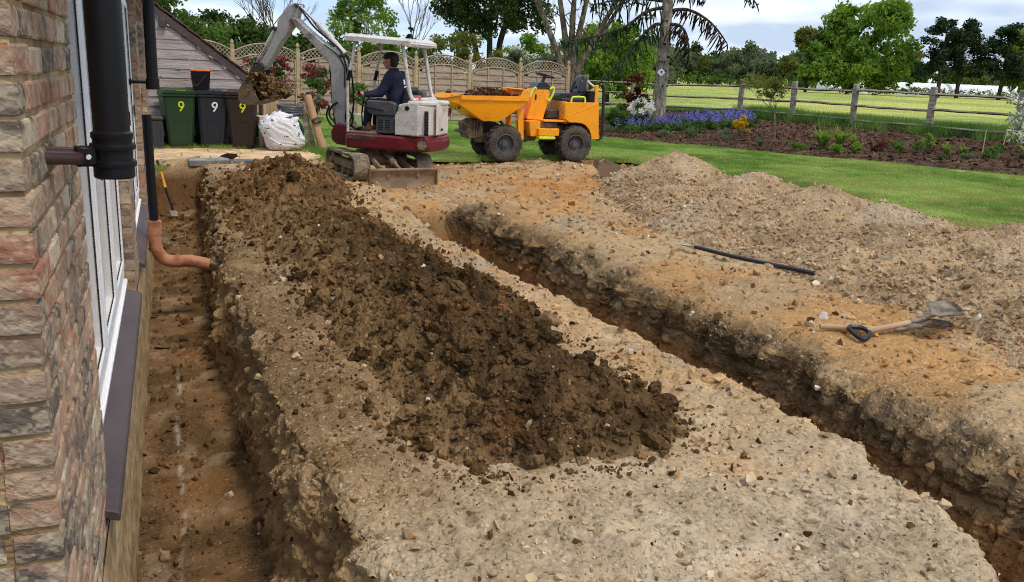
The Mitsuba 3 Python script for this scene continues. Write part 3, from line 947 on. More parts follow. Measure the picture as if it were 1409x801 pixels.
prin('sill_tile', tex(lambda p, n, uv: mmix(C3(lin(62, 50, 49)), C3(lin(88, 75, 73)), mfbm(p.x * 8, p.y * 3, p.z * 8, 3)) * (.85 + .3 * mnoise(p.x * 120, p.y * 120, p.z * 120))), .55, spec=.4)
prin('black_plastic', (.010, .010, .011), .42, spec=.25)
prin('coil_plastic', (.075, .075, .075), .4, spec=.6)
prin('dark_plastic', (.03, .03, .032), .5, spec=.5)
prin('brown_plastic', lin(66, 46, 42), .4)
prin('terracotta', tex(lambda p, n, uv: mmix(C3(lin(186, 128, 96)), C3(lin(150, 98, 70)), msm(.45, .75, mfbm(p.x * 14, p.y * 14, p.z * 14, 3)))), .6, spec=.3)
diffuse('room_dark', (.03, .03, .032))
prin('gasket', (.02, .02, .02), .6)
scene['window_glass'] = {'type': 'thindielectric', 'int_ior': 1.5}
BRICK_COLS = [lin(158, 132, 112), lin(172, 126, 104), lin(148, 124, 108), lin(122, 112, 100), lin(186, 150, 124), lin(206, 190, 162), lin(164, 144, 124), lin(106, 96, 88)]
WX = -0.275           # face of the wall
COURSE = 0.0755


def brick_mesh(L, W, H, seed, fine):
    """rough tumbled brick, centred, length along y"""
    if fine:
        m = box((W, L, H), c=.006)
        n = trimesh.creation.box((W, L, H))
        n = n.subdivide_to_size(0.032)
        v = np.array(n.vertices)
        hs = np.array([W, L, H]) / 2
        q = np.clip(v, -(hs - .007), hs - .007)
        dv = v - q
        nn = np.linalg.norm(dv, axis=1, keepdims=True)
        v = q + dv / np.maximum(nn, 1e-9) * np.minimum(nn, .007)
        o = seed * 3.7
        dirn = v / np.maximum(np.abs(v / hs).max(1, keepdims=True), 1e-6)
        edge_ = (np.abs(v / hs) > .86).sum(1) >= 2
        v = v + np.sign(v) * (np.abs(v / hs) > .9) * ((nz(v[:, 0] + o, v[:, 1], v[:, 2], 22, 3, 5) - .55) * .003)[:, None]
        v = v - v * (edge_ * np.clip(nz(v[:, 0] + o, v[:, 1], v[:, 2], 45, 2, 6) - .5, 0, 1))[:, None] * np.array([[.2, .05, .3]])
        n.vertices = v
        return n
    return box((W, L, H))


house = thing('house', 'old brick house wall with white windows and a mortar-smeared foot', 'house')
NAMED = []
REST = []


def brick(x0, x1, y0, y1, zc, k, fine):
    L, W = y1 - y0, x1 - x0
    m = brick_mesh(L, W, .065, k, fine)
    r = np.random.default_rng(1000 + k)
    m = moved(m, ((x0 + x1) / 2 + r.normal(0, .0016), (y0 + y1) / 2 + r.normal(0, .0015), zc + r.normal(0, .0012)), rx=r.normal(0, .35), ry=r.normal(0, .3), rz=r.normal(0, .35))
    c = BRICK_COLS[r.integers(len(BRICK_COLS))]
    v = np.asarray(m.vertices)
    t = nz(v[:, 0] + k, v[:, 1], v[:, 2], 14, 3, 12)
    c2 = BRICK_COLS[r.integers(len(BRICK_COLS))]
    col = mixc(c, c2, sm(.42, .62, t)) * (.75 + .5 * nz(v[:, 0], v[:, 1] + k, v[:, 2], 40, 2, 13))[:, None]
    if fine and len(NAMED) < 290:
        key = numbered(house + '__brick')
        NAMED.append(key)
        scene[key] = mikit.ply(m, 'brick_face', smooth=False, color=col)
    else:
        REST.append((m, col))


NCOURSE = 43
Z0 = -.72
k = 0
SIDE, FRONT = [], []


def run_y(x1, ya, yb, zc, odd, fine, depth=.102):
    global k
    y = ya
    first = True
    while y < yb - .02:
        L = .215 if not (first and odd) else .102
        first = False
        e = min(y + L, yb)
        if yb - e < .05:
            e = yb
        k += 1
        brick(x1 - depth, x1, y, e, zc, k, fine)
        y = e + .0105


for i in range(NCOURSE):
    zc = Z0 + (i + .5) * COURSE
    odd = i % 2
    # pier at the corner: side face towards the trench
    run_y(WX, 2.0, 3.15, zc, odd, -.35 < zc < 2.0)
    # return wall facing the camera
    x = WX - .102 - .0105 if odd == 0 else WX - .215 - .0105
    if odd:
        pass
    while x > -1.6:
        L = .215
        k += 1
        brick(x - L, x, 2.0, 2.102, zc, k, (-.35 < zc < 2.0) and x > -.6)
        x -= L + .0105
# at the corner the side bricks of the odd courses are half bricks turned: fill behind them
for i in range(NCOURSE):
    zc = Z0 + (i + .5) * COURSE
    odd = i % 2
    if odd:
        k += 1
        brick(WX - .215, WX - .103, 2.0, 2.102, zc, k, False)
    for ya, yb in ((6.3, 7.05), (10.0, 10.75), (13.0, 14.6)):
        run_y(WX, ya, yb, zc, odd, False)
    top = zc > 2.2
    low = zc < .02
    if top or low:
        for ya, yb in ((3.16, 6.29), (7.06, 9.99), (10.76, 12.99)):
            run_y(WX, ya, yb, zc, odd, False)
m = cat([q[0] for q in REST])
add('brickwork', m, 'brick_face', house, smooth=False, color=np.vstack([q[1] for q in REST]), kind='stuff')
mx = WX - .009
top_z = Z0 + NCOURSE * COURSE
mm = [box((.09, 1.143, top_z + .75), (mx - .045, 2.009 + .5715, (top_z - .75) / 2)), box((1.3, .09, top_z + .75), (mx - .65, 2.009 + .045, (top_z - .75) / 2 - .001))]
for ya, yb in ((6.307, 7.043), (10.007, 10.743), (13.007, 14.593)):
    mm.append(box((.09, yb - ya, top_z + .75), (mx - .045, (ya + yb) / 2, (top_z - .75) / 2)))
for ya, yb in ((3.152, 6.307), (7.043, 10.007), (10.743, 13.007)):
    mm += [box((.09, yb - ya, .77), (mx - .045, (ya + yb) / 2, -.365)), box((.09, yb - ya, top_z - 2.17), (mx - .045, (ya + yb) / 2, (top_z + 2.17) / 2))]
add('mortar_joint', cat(mm), 'mortar', house, smooth=False, label='sandy mortar set back between the bricks')
# inner leaf, rooms, roof edge
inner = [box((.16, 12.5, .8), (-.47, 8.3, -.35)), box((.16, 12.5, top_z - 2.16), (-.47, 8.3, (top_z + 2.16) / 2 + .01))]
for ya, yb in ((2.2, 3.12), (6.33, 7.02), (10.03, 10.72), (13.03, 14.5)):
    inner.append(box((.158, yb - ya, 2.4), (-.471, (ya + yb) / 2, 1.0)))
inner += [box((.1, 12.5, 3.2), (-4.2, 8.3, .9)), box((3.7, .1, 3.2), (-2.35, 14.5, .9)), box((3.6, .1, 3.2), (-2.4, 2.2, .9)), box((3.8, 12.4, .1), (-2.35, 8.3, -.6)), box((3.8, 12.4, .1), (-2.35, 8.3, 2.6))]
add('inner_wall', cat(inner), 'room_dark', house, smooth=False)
add('roof', cat(prism([(.02, 2.52), (-2.6, 4.4), (-4.5, 2.5), (-4.5, 2.42), (.02, 2.42)], 1.85, 14.7)), 'sill_tile', house, smooth=False)


def house_window(ya, yb, za, zb, mulls):
    w = numbered(house + '__window')
    X = -.375
    scene[numbered(w + '__frame')] = mikit.ply(cat(
        box((.07, .06, zb - za), (X, ya + .03, (za + zb) / 2), .005), box((.07, .06, zb - za), (X, yb - .03, (za + zb) / 2), .005),
        box((.07, yb - ya - .12, .06), (X - .001, (ya + yb) / 2, zb - .03), .005), box((.07, yb - ya - .12, .07), (X - .001, (ya + yb) / 2, za + .035), .005),
        [box((.07, .07, zb - za - .13), (X, y, (za + zb) / 2), .005) for y in mulls]), 'upvc_white', smooth=30)
    ed = [ya + .06] + [q for y in mulls for q in (y - .035, y + .035)] + [yb - .06]
    for a, b in zip(ed[::2], ed[1::2]):
        a, b, lo, hi = a + .002, b - .002, za + .072, zb - .062
        sash = cat(box((.062, .055, hi - lo), (X + .012, a + .0275, (lo + hi) / 2), .008), box((.062, .055, hi - lo), (X + .012, b - .0275, (lo + hi) / 2), .008),
                   box((.06, b - a - .11, .06), (X + .012, (a + b) / 2, lo + .03), .008), box((.06, b - a - .11, .06), (X + .012, (a + b) / 2, hi - .03), .008))
        scene[numbered(w + '__sash')] = mikit.ply(sash, 'upvc_white', smooth=30)
        scene[numbered(w + '__gasket')] = mikit.ply(cat(box((.006, .006, hi - lo - .12), (X + .03, a + .058, (lo + hi) / 2)), box((.006, .006, hi - lo - .12), (X + .03, b - .058, (lo + hi) / 2)),
                                                        box((.006, b - a - .12, .006), (X + .03, (a + b) / 2, lo + .063))), 'gasket', smooth=False)
        pane = grid(*[np.array(q).reshape(2, 2) for q in ([X + .004] * 4, [a + .055, b - .055, a + .055, b - .055], [lo + .06, lo + .06, hi - .06, hi - .06])])
        scene[numbered(w + '__pane')] = mikit.ply(pane, 'window_glass', smooth=False)
    # white cill with a rounded nose
    nose = [(-.40, za - .005), (-.335, za - .012), (-.322, za - .02), (-.322, za - .036), (-.33, za - .045), (-.40, za - .045)]
    scene[numbered(w + '__cill')] = mikit.ply(prism(nose, ya + .28 if ya < 4 else ya + .1, yb - .01), 'upvc_white', smooth=30)
    for y in (ya + .3, (ya + yb) / 2, yb - .12):
        scene[numbered(w + '__handle')] = mikit.ply(cat(box((.012, .02, .12), (X + .05, y, (za + zb) / 2 - .1), .004)), 'dark_plastic', smooth=30)
    return w


house_window(3.16, 6.28, .155, 2.17, (4.36, 5.3))
house_window(7.06, 9.98, .155, 2.17, (8.0, 9.0))
house_window(10.76, 12.98, .155, 2.17, (11.8,))
for ya, yb in ((3.0, 6.1), (7.0, 9.82), (10.8, 12.9)):
    s = prism([(-.385, .106), (-.385, .134), (-.238, .082), (-.231, .073), (-.231, .050), (-.238, .046)], ya, yb, .004)
    key = add('sill', s, 'sill_tile', house, 30)
    scene[key + '__bedding'] = mikit.ply(box((.09, yb - ya - .08, .045), (-.32, (ya + yb) / 2 + .03, .042)), 'mortar')
# mortar smeared over the foot of the wall
sx, sz = np.meshgrid(np.arange(2.02, 14.5, .05), np.linspace(-.73, .015, 18), indexing='ij')
keep = (nz(sx, sz, 0, 2.4, 3, 61) > .40)[:-1, :-1]
add('mortar_smear', grid(WX + .004 + .02 * nz(sx, sz, 0, 7, 3, 62) * sm(.05, -.2, sz) + .012 * sm(-.2, -.7, sz), sx, sz), 'mortar', house, smooth=True)

# soil pipe by the near corner, cut off above the ground
p = thing('soil_pipe', 'thick black plastic soil pipe ending in mid air beside the near window', 'pipe')
px_, py_ = -.136, 2.42
add('pipe', cyl((px_, py_, 1.36), (px_, py_, 2.6), .0425, sides=32), 'black_plastic', p, 40)
add('socket', lathe([(.0, 1.30), (.045, 1.30), (.0485, 1.304), (.0485, 1.33), (.0465, 1.335), (.0465, 1.395), (.0495, 1.40), (.0495, 1.412), (.0425, 1.417)], 32, (px_, py_, 0)), 'black_plastic', p, 40)
for z_ in (1.337, 1.379):
    add('bracket_band', lathe([(.046, z_ - .008), (.053, z_ - .007), (.0545, z_), (.053, z_ + .007), (.046, z_ + .008)], 32, (px_, py_, 0)), 'black_plastic', p, 40)
add('bracket', box((.05, .03, .05), (px_ - .062, py_ - .030, 1.357), .006, rz=20), 'black_plastic', p, 40)
for o_ in (0, .022):
    add('bracket_arm', cyl((px_ - .075, py_ - .04 + o_, 1.353 + o_ * .3), (px_ - .165, py_ - .15 + o_ * 2.4, 1.366 + o_ * .3), .0165), 'brown_plastic', p, 40)
add('bolt', cyl((px_ - .052, py_ - .060, 1.357), (px_ - .052, py_ - .047, 1.357), .006, sides=8), 'upvc_white', p, 40)
# rainwater pipe between the windows, and the loose length below it
p = thing('downpipe', 'black downpipe fixed to the brick pier beyond the second window', 'pipe')
add('pipe', cyl((-.115, 8.2, 1.42), (-.108, 8.2, 2.6), .046, sides=24), 'black_plastic', p, 40)
add('socket', lathe([(0, 1.33), (.052, 1.33), (.054, 1.335), (.054, 1.42), (.046, 1.425)], 24, (-.115, 8.2, 0)), 'black_plastic', p, 40)
add('bracket', cat(cyl((-.16, 8.2, 1.39), (-.30, 8.2, 1.39), .012), box((.02, .12, .05), (-.29, 8.2, 1.39), .003)), 'black_plastic', p, 40)
p = thing('drain_bend', 'black pipe length leaning in a terracotta drain bend that crosses the trench', 'drain pipe')
add('pipe', cyl((-.176, 8.0, 1.13), (-.170, 8.0, .18), .037, sides=24), 'black_plastic', p, 40, label='upright black pipe length')
path = curve([(-.170, 8.0, .24), (-.170, 8.0, .08), (-.160, 8.0, -.02), (-.115, 8.0, -.095), (-.04, 8.0, -.125), (.10, 8.0, -.128), (.26, 8.0, -.165)], 6)
add('bend', tube(path, .053, 24), 'terracotta', p, 40, label='terracotta coloured bend')
for a, b in (((-.170, 8.0, .235), (-.170, 8.0, .12)), ((-.170, 8.0, .012), (-.166, 8.0, -.018)), ((.0, 8.0, -.127), (.02, 8.0, -.128)), ((.10, 8.0, -.129), (.12, 8.0, -.132))):
    add('collar', cyl(a, b, .059, sides=24), 'terracotta', p, 40)

# ---------------------------------------------------------------- the shed
def board_tex(c1, c2, c3):
    a, b, c = C3(c1), C3(c2), C3(c3)

    def fn(p, n, uv):
        row = dr.floor(p.z * 6.0)
        g = mfbm(p.x * 3.5, p.y * 3.5, p.z * 70, 3)
        k = mfbm(p.x * 2 + row * 3.1, p.y * 2, p.z * 3, 3)
        col = mmix(a, b, msm(.25, .75, g))
        col = mmix(col, c, msm(.5, .75, k) * .7)
        v1 = mnoise(p.x * 9, p.y * 9, p.z * 16)
        return col * (1 - .6 * msm(.86, .93, v1))
    return tex(fn)


scene['shed_board_mat'] = {'type': 'twosided', 'bsdf': {'type': 'bumpmap', 'arbitrary': tex(lambda p, n, uv: mfbm(p.x * 6, p.y * 6, p.z * 110, 3) * .008, .002), 'bsdf': {
    'type': 'diffuse', 'reflectance': board_tex(lin(168, 157, 153), lin(198, 188, 184), lin(138, 124, 118))}}}
scene['fence_board_mat'] = {'type': 'twosided', 'bsdf': {'type': 'diffuse', 'reflectance': board_tex(lin(160, 140, 126), lin(186, 166, 150), lin(140, 120, 106))}}
scene['fence_post_mat'] = {'type': 'twosided', 'bsdf': {'type': 'diffuse', 'reflectance': board_tex(lin(182, 156, 126), lin(200, 176, 146), lin(160, 134, 106))}}
scene['old_oak'] = {'type': 'twosided', 'bsdf': {'type': 'bumpmap', 'arbitrary': tex(lambda p, n, uv: mfbm(p.x * 9, p.y * 9, p.z * 9, 3) * .05, .006), 'bsdf': {
    'type': 'diffuse', 'reflectance': board_tex(lin(136, 124, 110), lin(172, 162, 150), lin(110, 98, 86))}}}
prin('roof_tile', tex(lambda p, n, uv: mmix(C3(lin(104, 66, 54)), C3(lin(74, 52, 48)), mfbm(p.x * 5, p.y * 5, p.z * 5, 3))), .8)
prin('verge_board', tex(lambda p, n, uv: mmix(C3(lin(66, 54, 54)), C3(lin(96, 82, 80)), mfbm(p.x * 6, p.y * 6, p.z * 6, 3))), .7)
shed = thing('shed', 'weathered timber shed clad in wide grey horizontal boards', 'shed')
SY = 17.75
rx_ = lambda z: 1.47 - (z - 1.20) * 1.335      # roof line: x at height z
z = .04
i = 0
while z < 3.2:
    h = .172
    right = min(1.36, rx_(z + h * .75) - .03)
    if right > -1.35:
        b = box((right + 1.4, .018, h + .03), ((right - 1.4) / 2, SY - .013, z + h / 2), .003, rx=-5.0, ry=RNG.normal(0, .12))
        add('board', b, 'shed_board_mat', shed, False)
    z += h
    i += 1
gable = [(-1.4, 0), (1.33, 0), (1.33, 1.16), (rx_(1.25) - .1, 1.22), (-1.4, 3.3)]
add('wall', prism(gable, SY + .01, SY + 3.2), 'shed_board_mat', shed, False)
add('corner_post', box((.07, .07, 1.2), (1.39, SY, .62), .005), 'shed_board_mat', shed, 30)
d = np.array([-1.335, 0, 1.0]) / np.linalg.norm([1.335, 1.0])
for name, w, th, off, mat in (('verge_board', .13, .03, 0, 'verge_board'),):
    L_ = 3.9
    c = np.array([1.53, SY - .06, 1.17]) + d * L_ / 2
    add(name, box((L_, th, w), c, .004, ry=math.degrees(math.atan2(1.0, 1.335))), mat, shed, 30)
for j in range(13):      # tile ends stepping up the verge
    for q in range(1):
        c = np.array([1.56, SY + 1.5, 1.235]) + d * (.14 + .29 * j)
        add('roof_tile', box((.32, 3.2, .03), c + [0, 0, .035], .006, ry=math.degrees(math.atan2(1.0, 1.335)) - 3), 'roof_tile', shed, 30)
add('bracket_block', box((.12, .1, .14), (-.02, SY - .08, 2.2), .01), 'verge_board', shed, 30)

# ---------------------------------------------------------------- bins and clutter
prin('bin_green', lin(30, 62, 34), .45)
prin('bin_blue_black', lin(30, 36, 46), .45)
prin('bin_brown', lin(48, 34, 30), .45)
prin('orange_plastic', lin(232, 100, 44), .4)
prin('vinyl_yellow', lin(206, 220, 40), .4)
prin('vinyl_white', lin(232, 234, 240), .4)
prin('box_grey', lin(62, 62, 66), .5)
prin('steel_worn', lin(120, 112, 104), .45, metallic=.7)


def wheelie_bin(label, body, num, x, y, rz, lean=0, open_=0.0):
    t = thing('wheelie_bin', label, 'wheelie bin', 'wheelie bins along the shed wall')
    M = mat4(x, y, rz)
    M = M @ rotm((0, 1, 0), lean)
    P = lambda m: place(m, M)
    lo, hi = [], []
    zs = [(0.03, .40, .42), (.10, .42, .46), (.92, .55, .66), (.97, .56, .67)]
    pts = []
    ring = []
    for z_, w, dp in zs:
        c = .04
        ring.append([(a * (w / 2 - c * (1 - s)), b * (dp / 2 - c * s) - 0.0 + .05 * (z_ - .5), z_) for a, b, s in ((-1, -1, 1), (-1, -1, 0), (1, -1, 0), (1, -1, 1), (1, 1, 1), (1, 1, 0), (-1, 1, 0), (-1, 1, 1))])
    add('body', P(cat(hull(ring[0] + ring[1]), hull(ring[1] + ring[2]))), body, t, 30)
    add('rim', P(box((.585, .70, .05), (0, .02, .955), .012)), body, t, 30)
    lid = hull([(a * (.29 - .03 * e), b * .36 - .01 + .03, .985 + .075 * e - .02 * (b < 0) * e) for a in (-1, 1) for b in (-1, 1) for e in (0, .5, 1)])
    lid = moved(lid, (0, 0, 0))
    lk = add('lid', P(lid), body, t, 30)
    add('lid_label', P(box((.16, .004, .028), (0.02, -.335, 1.03), 0, rx=0)), 'vinyl_yellow' if body == 'bin_green' else body, t, False)
    # the moulded arch on the front, standing proud
    fy = lambda z_: -(np.interp(z_, [q[0] for q in zs], [q[2] for q in zs]) / 2) + .05 * (z_ - .5)
    arch = [(-.125, .06), (-.125, .46), (-.11, .50), (-.08, .515), (.08, .515), (.11, .50), (.125, .46), (.125, .06)]
    g = shapely.Polygon(arch)
    ringp = g.difference(g.buffer(-.012))
    am = trimesh.creation.extrude_polygon(ringp, .012, engine='earcut')
    v = np.array(am.vertices)
    am.vertices = np.c_[v[:, 0], fy(v[:, 1]) - .004 + (v[:, 2] - .006), v[:, 1]]
    am.faces = np.array(am.faces)[:, ::-1]
    add('arch_moulding', P(am), body, t, 30)
    tm = meshkit.text_mesh('9', .165, .004, bold=True)
    v = np.array(tm.vertices)
    v[:, 0] -= v[:, 0].mean()
    tm.vertices = np.c_[v[:, 0] * .95 + .02, fy(v[:, 1] + .68) - .003 - v[:, 2], v[:, 1] + .68]
    add('number', P(tm), num, t, False, label='house number 9')
    for s in (-1, 1):
        w = add('wheel', P(lathe([(.02, -.025), (.095, -.025), (.10, -.015), (.10, .015), (.095, .025), (.02, .025)], 20, (s * .235, .27, .10), (1, 0, 0))), 'black_plastic', t, 30)
    add('axle', P(cyl((-.23, .27, .10), (.23, .27, .10), .012)), 'steel_worn', t, 40)
    add('handle', P(cyl((-.24, .40, .98), (.24, .40, .98), .016)), body, t, 40)
    return t, P


wheelie_bin('green wheelie bin with a yellow 9 and a pale lid sticker', 'bin_green', 'vinyl_yellow', .15, 17.22, 8)
wheelie_bin('blue-black wheelie bin with a white 9', 'bin_blue_black', 'vinyl_white', .69, 17.26, 10, lean=1.5)
t, P = wheelie_bin('dark brown wheelie bin with a yellow 9', 'bin_brown', 'vinyl_yellow', 1.27, 17.18, -6)
add('foot_bar', P(box((.13, .01, .025), (.02, -.215, .05), .003)), 'upvc_white', t, False, label='pale strip at the foot')
t = thing('food_caddy', 'small black caddy with an orange lid on top of the dark bin', 'food caddy')
add('body', hull([(a * (.165 if z_ else .14) + .57, 17.2 + b * (.14 if z_ else .12), 1.062 + z_) for a in (-1, 1) for b in (-1, 1) for z_ in (0, .31)]), 'black_plastic', t, 30)
add('lid', cat(box((.37, .32, .03), (.57, 17.2, 1.39), .01), box((.05, .03, .05), (.74, 17.06, 1.40), .008)), 'orange_plastic', t, 30)
add('handle', tube(curve([(.40, 17.05, 1.32), (.42, 17.03, 1.18), (.50, 17.02, 1.13), (.66, 17.03, 1.32)], 5), .008, 6), 'dark_plastic', t, 40)
t = thing('storage_box', 'low dark grey storage box between the house and the green bin', 'storage box')
add('body', box((.44, .42, .50), (-.33, 17.15, .255), .02), 'box_grey', t, 30)
add('lid', box((.48, .46, .07), (-.33, 17.15, .54), .025), 'box_grey', t, 30)
for x in (-.28, -.21, -.15):
    add('rib', box((.012, .012, .42), (x, 16.935, .25), .003), 'box_grey', t, 30)

# white bag of rubble
bag = trimesh.creation.icosphere(5)
v = np.array(bag.vertices)
a = np.arctan2(v[:, 1], v[:, 0])
s = np.sign(v) * np.abs(v) ** .62
fold = np.abs(nz(v[:, 0] * .5, v[:, 1] * .5, v[:, 2] * 1.9 + 1.0 * v[:, 0], 2.0, 3, 88) - .5) * 2
w = np.interp(v[:, 2], [-1, -.6, .1, .6, 1], [.34, .38, .37, .33, .26])
v = np.c_[s[:, 0] * w, s[:, 1] * w * .9, .35 + s[:, 2] * .34] * (1 + .17 * (fold - .35) * (np.abs(v[:, 2]) < .93))[:, None]
v[:, 2] += .30 * np.clip(-v[:, 0] + .05, 0, 1) * sm(.3, .7, v[:, 2]) + .03
v[:, 0] += .16 * (v[:, 2] - .35) + .07 * np.sin(v[:, 2] * 9)
bag.vertices = v + [1.93, 16.75, -.05]


def bag_tex(p, n, uv):
    m = msm(.74, .77, mnoise(p.x * 15, p.y * 6, p.z * 21) * .8 + .2 * mnoise(p.x * 60, p.y * 60, p.z * 60))
    g = msm(.2, .0, p.z) * msm(.45, .6, mfbm(p.x * 12, p.y * 12, p.z * 12, 3))
    return mmix(mmix(C3((.72, .72, .75)), C3((.03, .035, .035)), m * .9), C3(lin(150, 130, 104)), g * .7)


prin('woven_bag', tex(bag_tex), .6)
add('rubble_bag', bag, 'woven_bag', smooth=True, label='crumpled dirty white woven sack beside the brown bin', category='sack')
for j_, (x_, y_, z_, w_, c_, lab_) in enumerate(((1.66, 17.25, .30, .26, 'pot_pink', 'pale cardboard box between the brown bin and the white sack'), (1.78, 17.5, .45, .3, 'log_wood', 'short brown timber offcut standing behind the white sack'))):
    if j_ == 0:
        prin('pot_pink', lin(206, 186, 174), .7)
    add(('cardboard_box', 'timber_offcut')[j_], box((w_, .25, 2 * z_), (x_, y_, z_ + .0), .01, rz=14), 'slab_buff' if j_ else 'pot_pink', smooth=30, label=lab_, category=('box', 'offcut')[j_])
# coil of corrugated pipe on top of the bag
prof = []
t = thing('pipe_coil', 'coil of black corrugated pipe on top of the white sack', 'pipe coil')
for q in range(5):
    a = np.linspace(0, 2 * math.pi, 49)[:-1]
    R_ = .215 + .01 * math.sin(q * 2.1)
    pts = np.c_[2.12 + R_ * np.cos(a), 17.0 + R_ * np.sin(a), .60 + .052 * q + .015 * np.cos(a + q)]
    pts = np.vstack([pts, pts[:1]])
    add('loop', tube(pts, .024 + .003 * (np.arange(len(pts)) % 2), 8, caps=False), 'coil_plastic', t, 40)
add('green_tarpaulin', ball((1.95, 17.25, .32), .45, 4, (1.0, .5, .75)), prin('tarp_green', lin(20, 76, 52), .5), smooth=True, label='dark green tarpaulin bundle behind the white sack', category='tarpaulin')
# timbers
prin('log_wood', tex(lambda p, n, uv: mmix(C3(lin(196, 158, 122)), C3(lin(160, 120, 88)), mfbm(p.x * 9, p.y * 9, p.z * 3, 3))), .8)
t = thing('round_post', 'peeled round timber post leaning beside the white sack', 'timber post')
add('pole', tube(curve([(2.70, 16.85, -.02), (2.58, 16.95, .45), (2.45, 17.1, 1.0)], 6), .075, 14), 'log_wood', t, 40)
add('knot', tube([(2.60, 16.9, .50), (2.575, 16.93, .58)], [.09, .085], 12), 'bark', t, 40, label='bark ring left round the middle')
add('plank', box((.12, .03, .95), (2.44, 17.05, .42), .003, ry=-13), 'old_oak', smooth=30, label='grey plank leaning behind the round timber post', category='plank')
add('batten', box((.04, .03, .36), (2.80, 17.1, .10), .003, ry=-36), 'fence_post_mat', smooth=30, label='short pale batten lying against the foot of the round post', category='batten')
# loose stone slabs at the trench end
add('kerb_stone', box((.62, .28, .10), (.55, 14.62, .02), .012, rz=3, rx=2), 'slab_grey', smooth=30, label='left one of two grey stone kerbs at the trench end', category='kerb stone')
add('kerb_stone', box((.44, .26, .09), (1.12, 14.60, .015), .012, rz=-2), 'slab_grey', smooth=30, label='right one of two grey stone kerbs at the trench end', category='kerb stone')
add('stone_block', box((.36, .22, .20), (.72, 14.30, -.22), .02, rx=24, rz=10), 'slab_grey', smooth=30, label='grey stone block slipped below the kerbs into the trench end', category='stone block')
m = LUMPS[1].copy()
m.apply_scale([.17, .12, .09])
add('soil_clod', moved(m, (.88, 14.95, .09)), 'soil_dark', smooth=False, color=np.tile(lin(84, 62, 42), (len(m.vertices), 1)), label='dark clod of earth dropped on the paving slabs', category='clod')
# ---------------------------------------------------------------- fences (l, d, z: right of and along the heading, turned into the world by LD)
LD = rotm((0, 0, 1), -math.degrees(YAW))
W_ = lambda m: place(m, LD)
gl = lambda l, d: float(lawn_z(*hd_arr(l, d)))

PA, PB = np.array([-8.58, 26.8]), np.array([1.72, 32.3])
step = (PB - PA) / 6
fang = math.degrees(math.atan2(step[1], step[0]))
flen = float(np.linalg.norm(step))
FENCE_TOPZ = lambda i: 2.12 - .03 * i
gf = thing('garden_fence', 'pale brown timber panel fence with arched lattice tops behind the lawn', 'fence')
for i in range(-2, 7):
    p = PA + step * i
    z0 = gl(*p) - .1
    zt = FENCE_TOPZ(i) - .12
    t = add('post', W_(box((.11, .11, zt - z0), (p[0], p[1], (zt + z0) / 2), .008, rz=fang)), 'fence_post_mat', gf, 30)
    scene[numbered(t + '__finial')] = mikit.ply(W_(lathe([(.06, 0), (.06, .03), (.03, .04), (.028, .06), (.05, .085), (.055, .115), (.04, .16), (.012, .20), (0, .205)], 14, (p[0], p[1], zt))), 'fence_post_mat', smooth=50)
for i in range(-2, 6):
    a, b = PA + step * i, PA + step * (i + 1)
    c = (a + b) / 2
    zb = gl(*c) + .03
    zt = (FENCE_TOPZ(i) + FENCE_TOPZ(i + 1)) / 2
    M = mat4(c[0], c[1], fang)
    t = numbered(gf + '__panel')
    P = lambda m: W_(place(m, M))
    hw = flen / 2 - .065
    arc = lambda x, zs, rise: zs + rise * (1 - (x / hw) ** 2)
    lo_s, lo_r, up_s, up_r = zt - .50, .19, zt - .24, .24
    z = zb
    n = 0
    while z < lo_s + lo_r - .03:
        h = .195
        zc = z + h / 2
        top = z + h * .6
        x = hw - .01
        if top > lo_s:
            x = hw * math.sqrt(max(0, 1 - (top - lo_s) / lo_r))
        if x > .15:
            add('slat', P(box((2 * x, .02, min(h + .012, lo_s + lo_r - z - .01)), (0, 0, zc), 0, rx=-9)), 'fence_board_mat', t, False)
        z += h
        n += 1
    for x in (-hw + .02, -.30, .30, hw - .02):
        add('batten', P(box((.035, .03, arc(x, lo_s, lo_r) - zb - .01), (x, -.045, (arc(x, lo_s, lo_r) + zb) / 2), .003)), 'fence_post_mat', t, False)
    xs_ = np.linspace(-hw, hw, 15)
    for nm, s_, r_ in (('lower_arch', lo_s, lo_r), ('upper_arch', up_s, up_r)):
        pts = np.c_[xs_, 0 * xs_ - .01, arc(xs_, s_, r_)]
        add(nm, P(tube(pts, .026, 4, flat=1.0)), 'fence_board_mat', t, 40)
    reg = shapely.Polygon([(x, arc(x, lo_s, lo_r) + .01) for x in xs_] + [(x, arc(x, up_s, up_r) - .01) for x in xs_[::-1]])
    strips = []
    for s in (-1, 1):
        for q in np.arange(-3, 3, .125):
            g = shapely.LineString([(q, lo_s - .2), (q + s * 1.4, lo_s + 1.2)]).intersection(reg)
            for u in getattr(g, 'geoms', [g]):
                if not u.is_empty and u.length > .02:
                    (x0, z0), (x1, z1) = u.coords[0], u.coords[-1]
                    strips.append(box((u.length, .008, .020), ((x0 + x1) / 2, -.01 + .0045 * s, (z0 + z1) / 2), 0, ry=-math.degrees(math.atan2(z1 - z0, x1 - x0))))
    add('lattice', P(cat(strips)), 'fence_board_mat', t, False, kind='stuff', label='diagonal lattice between the two arches')

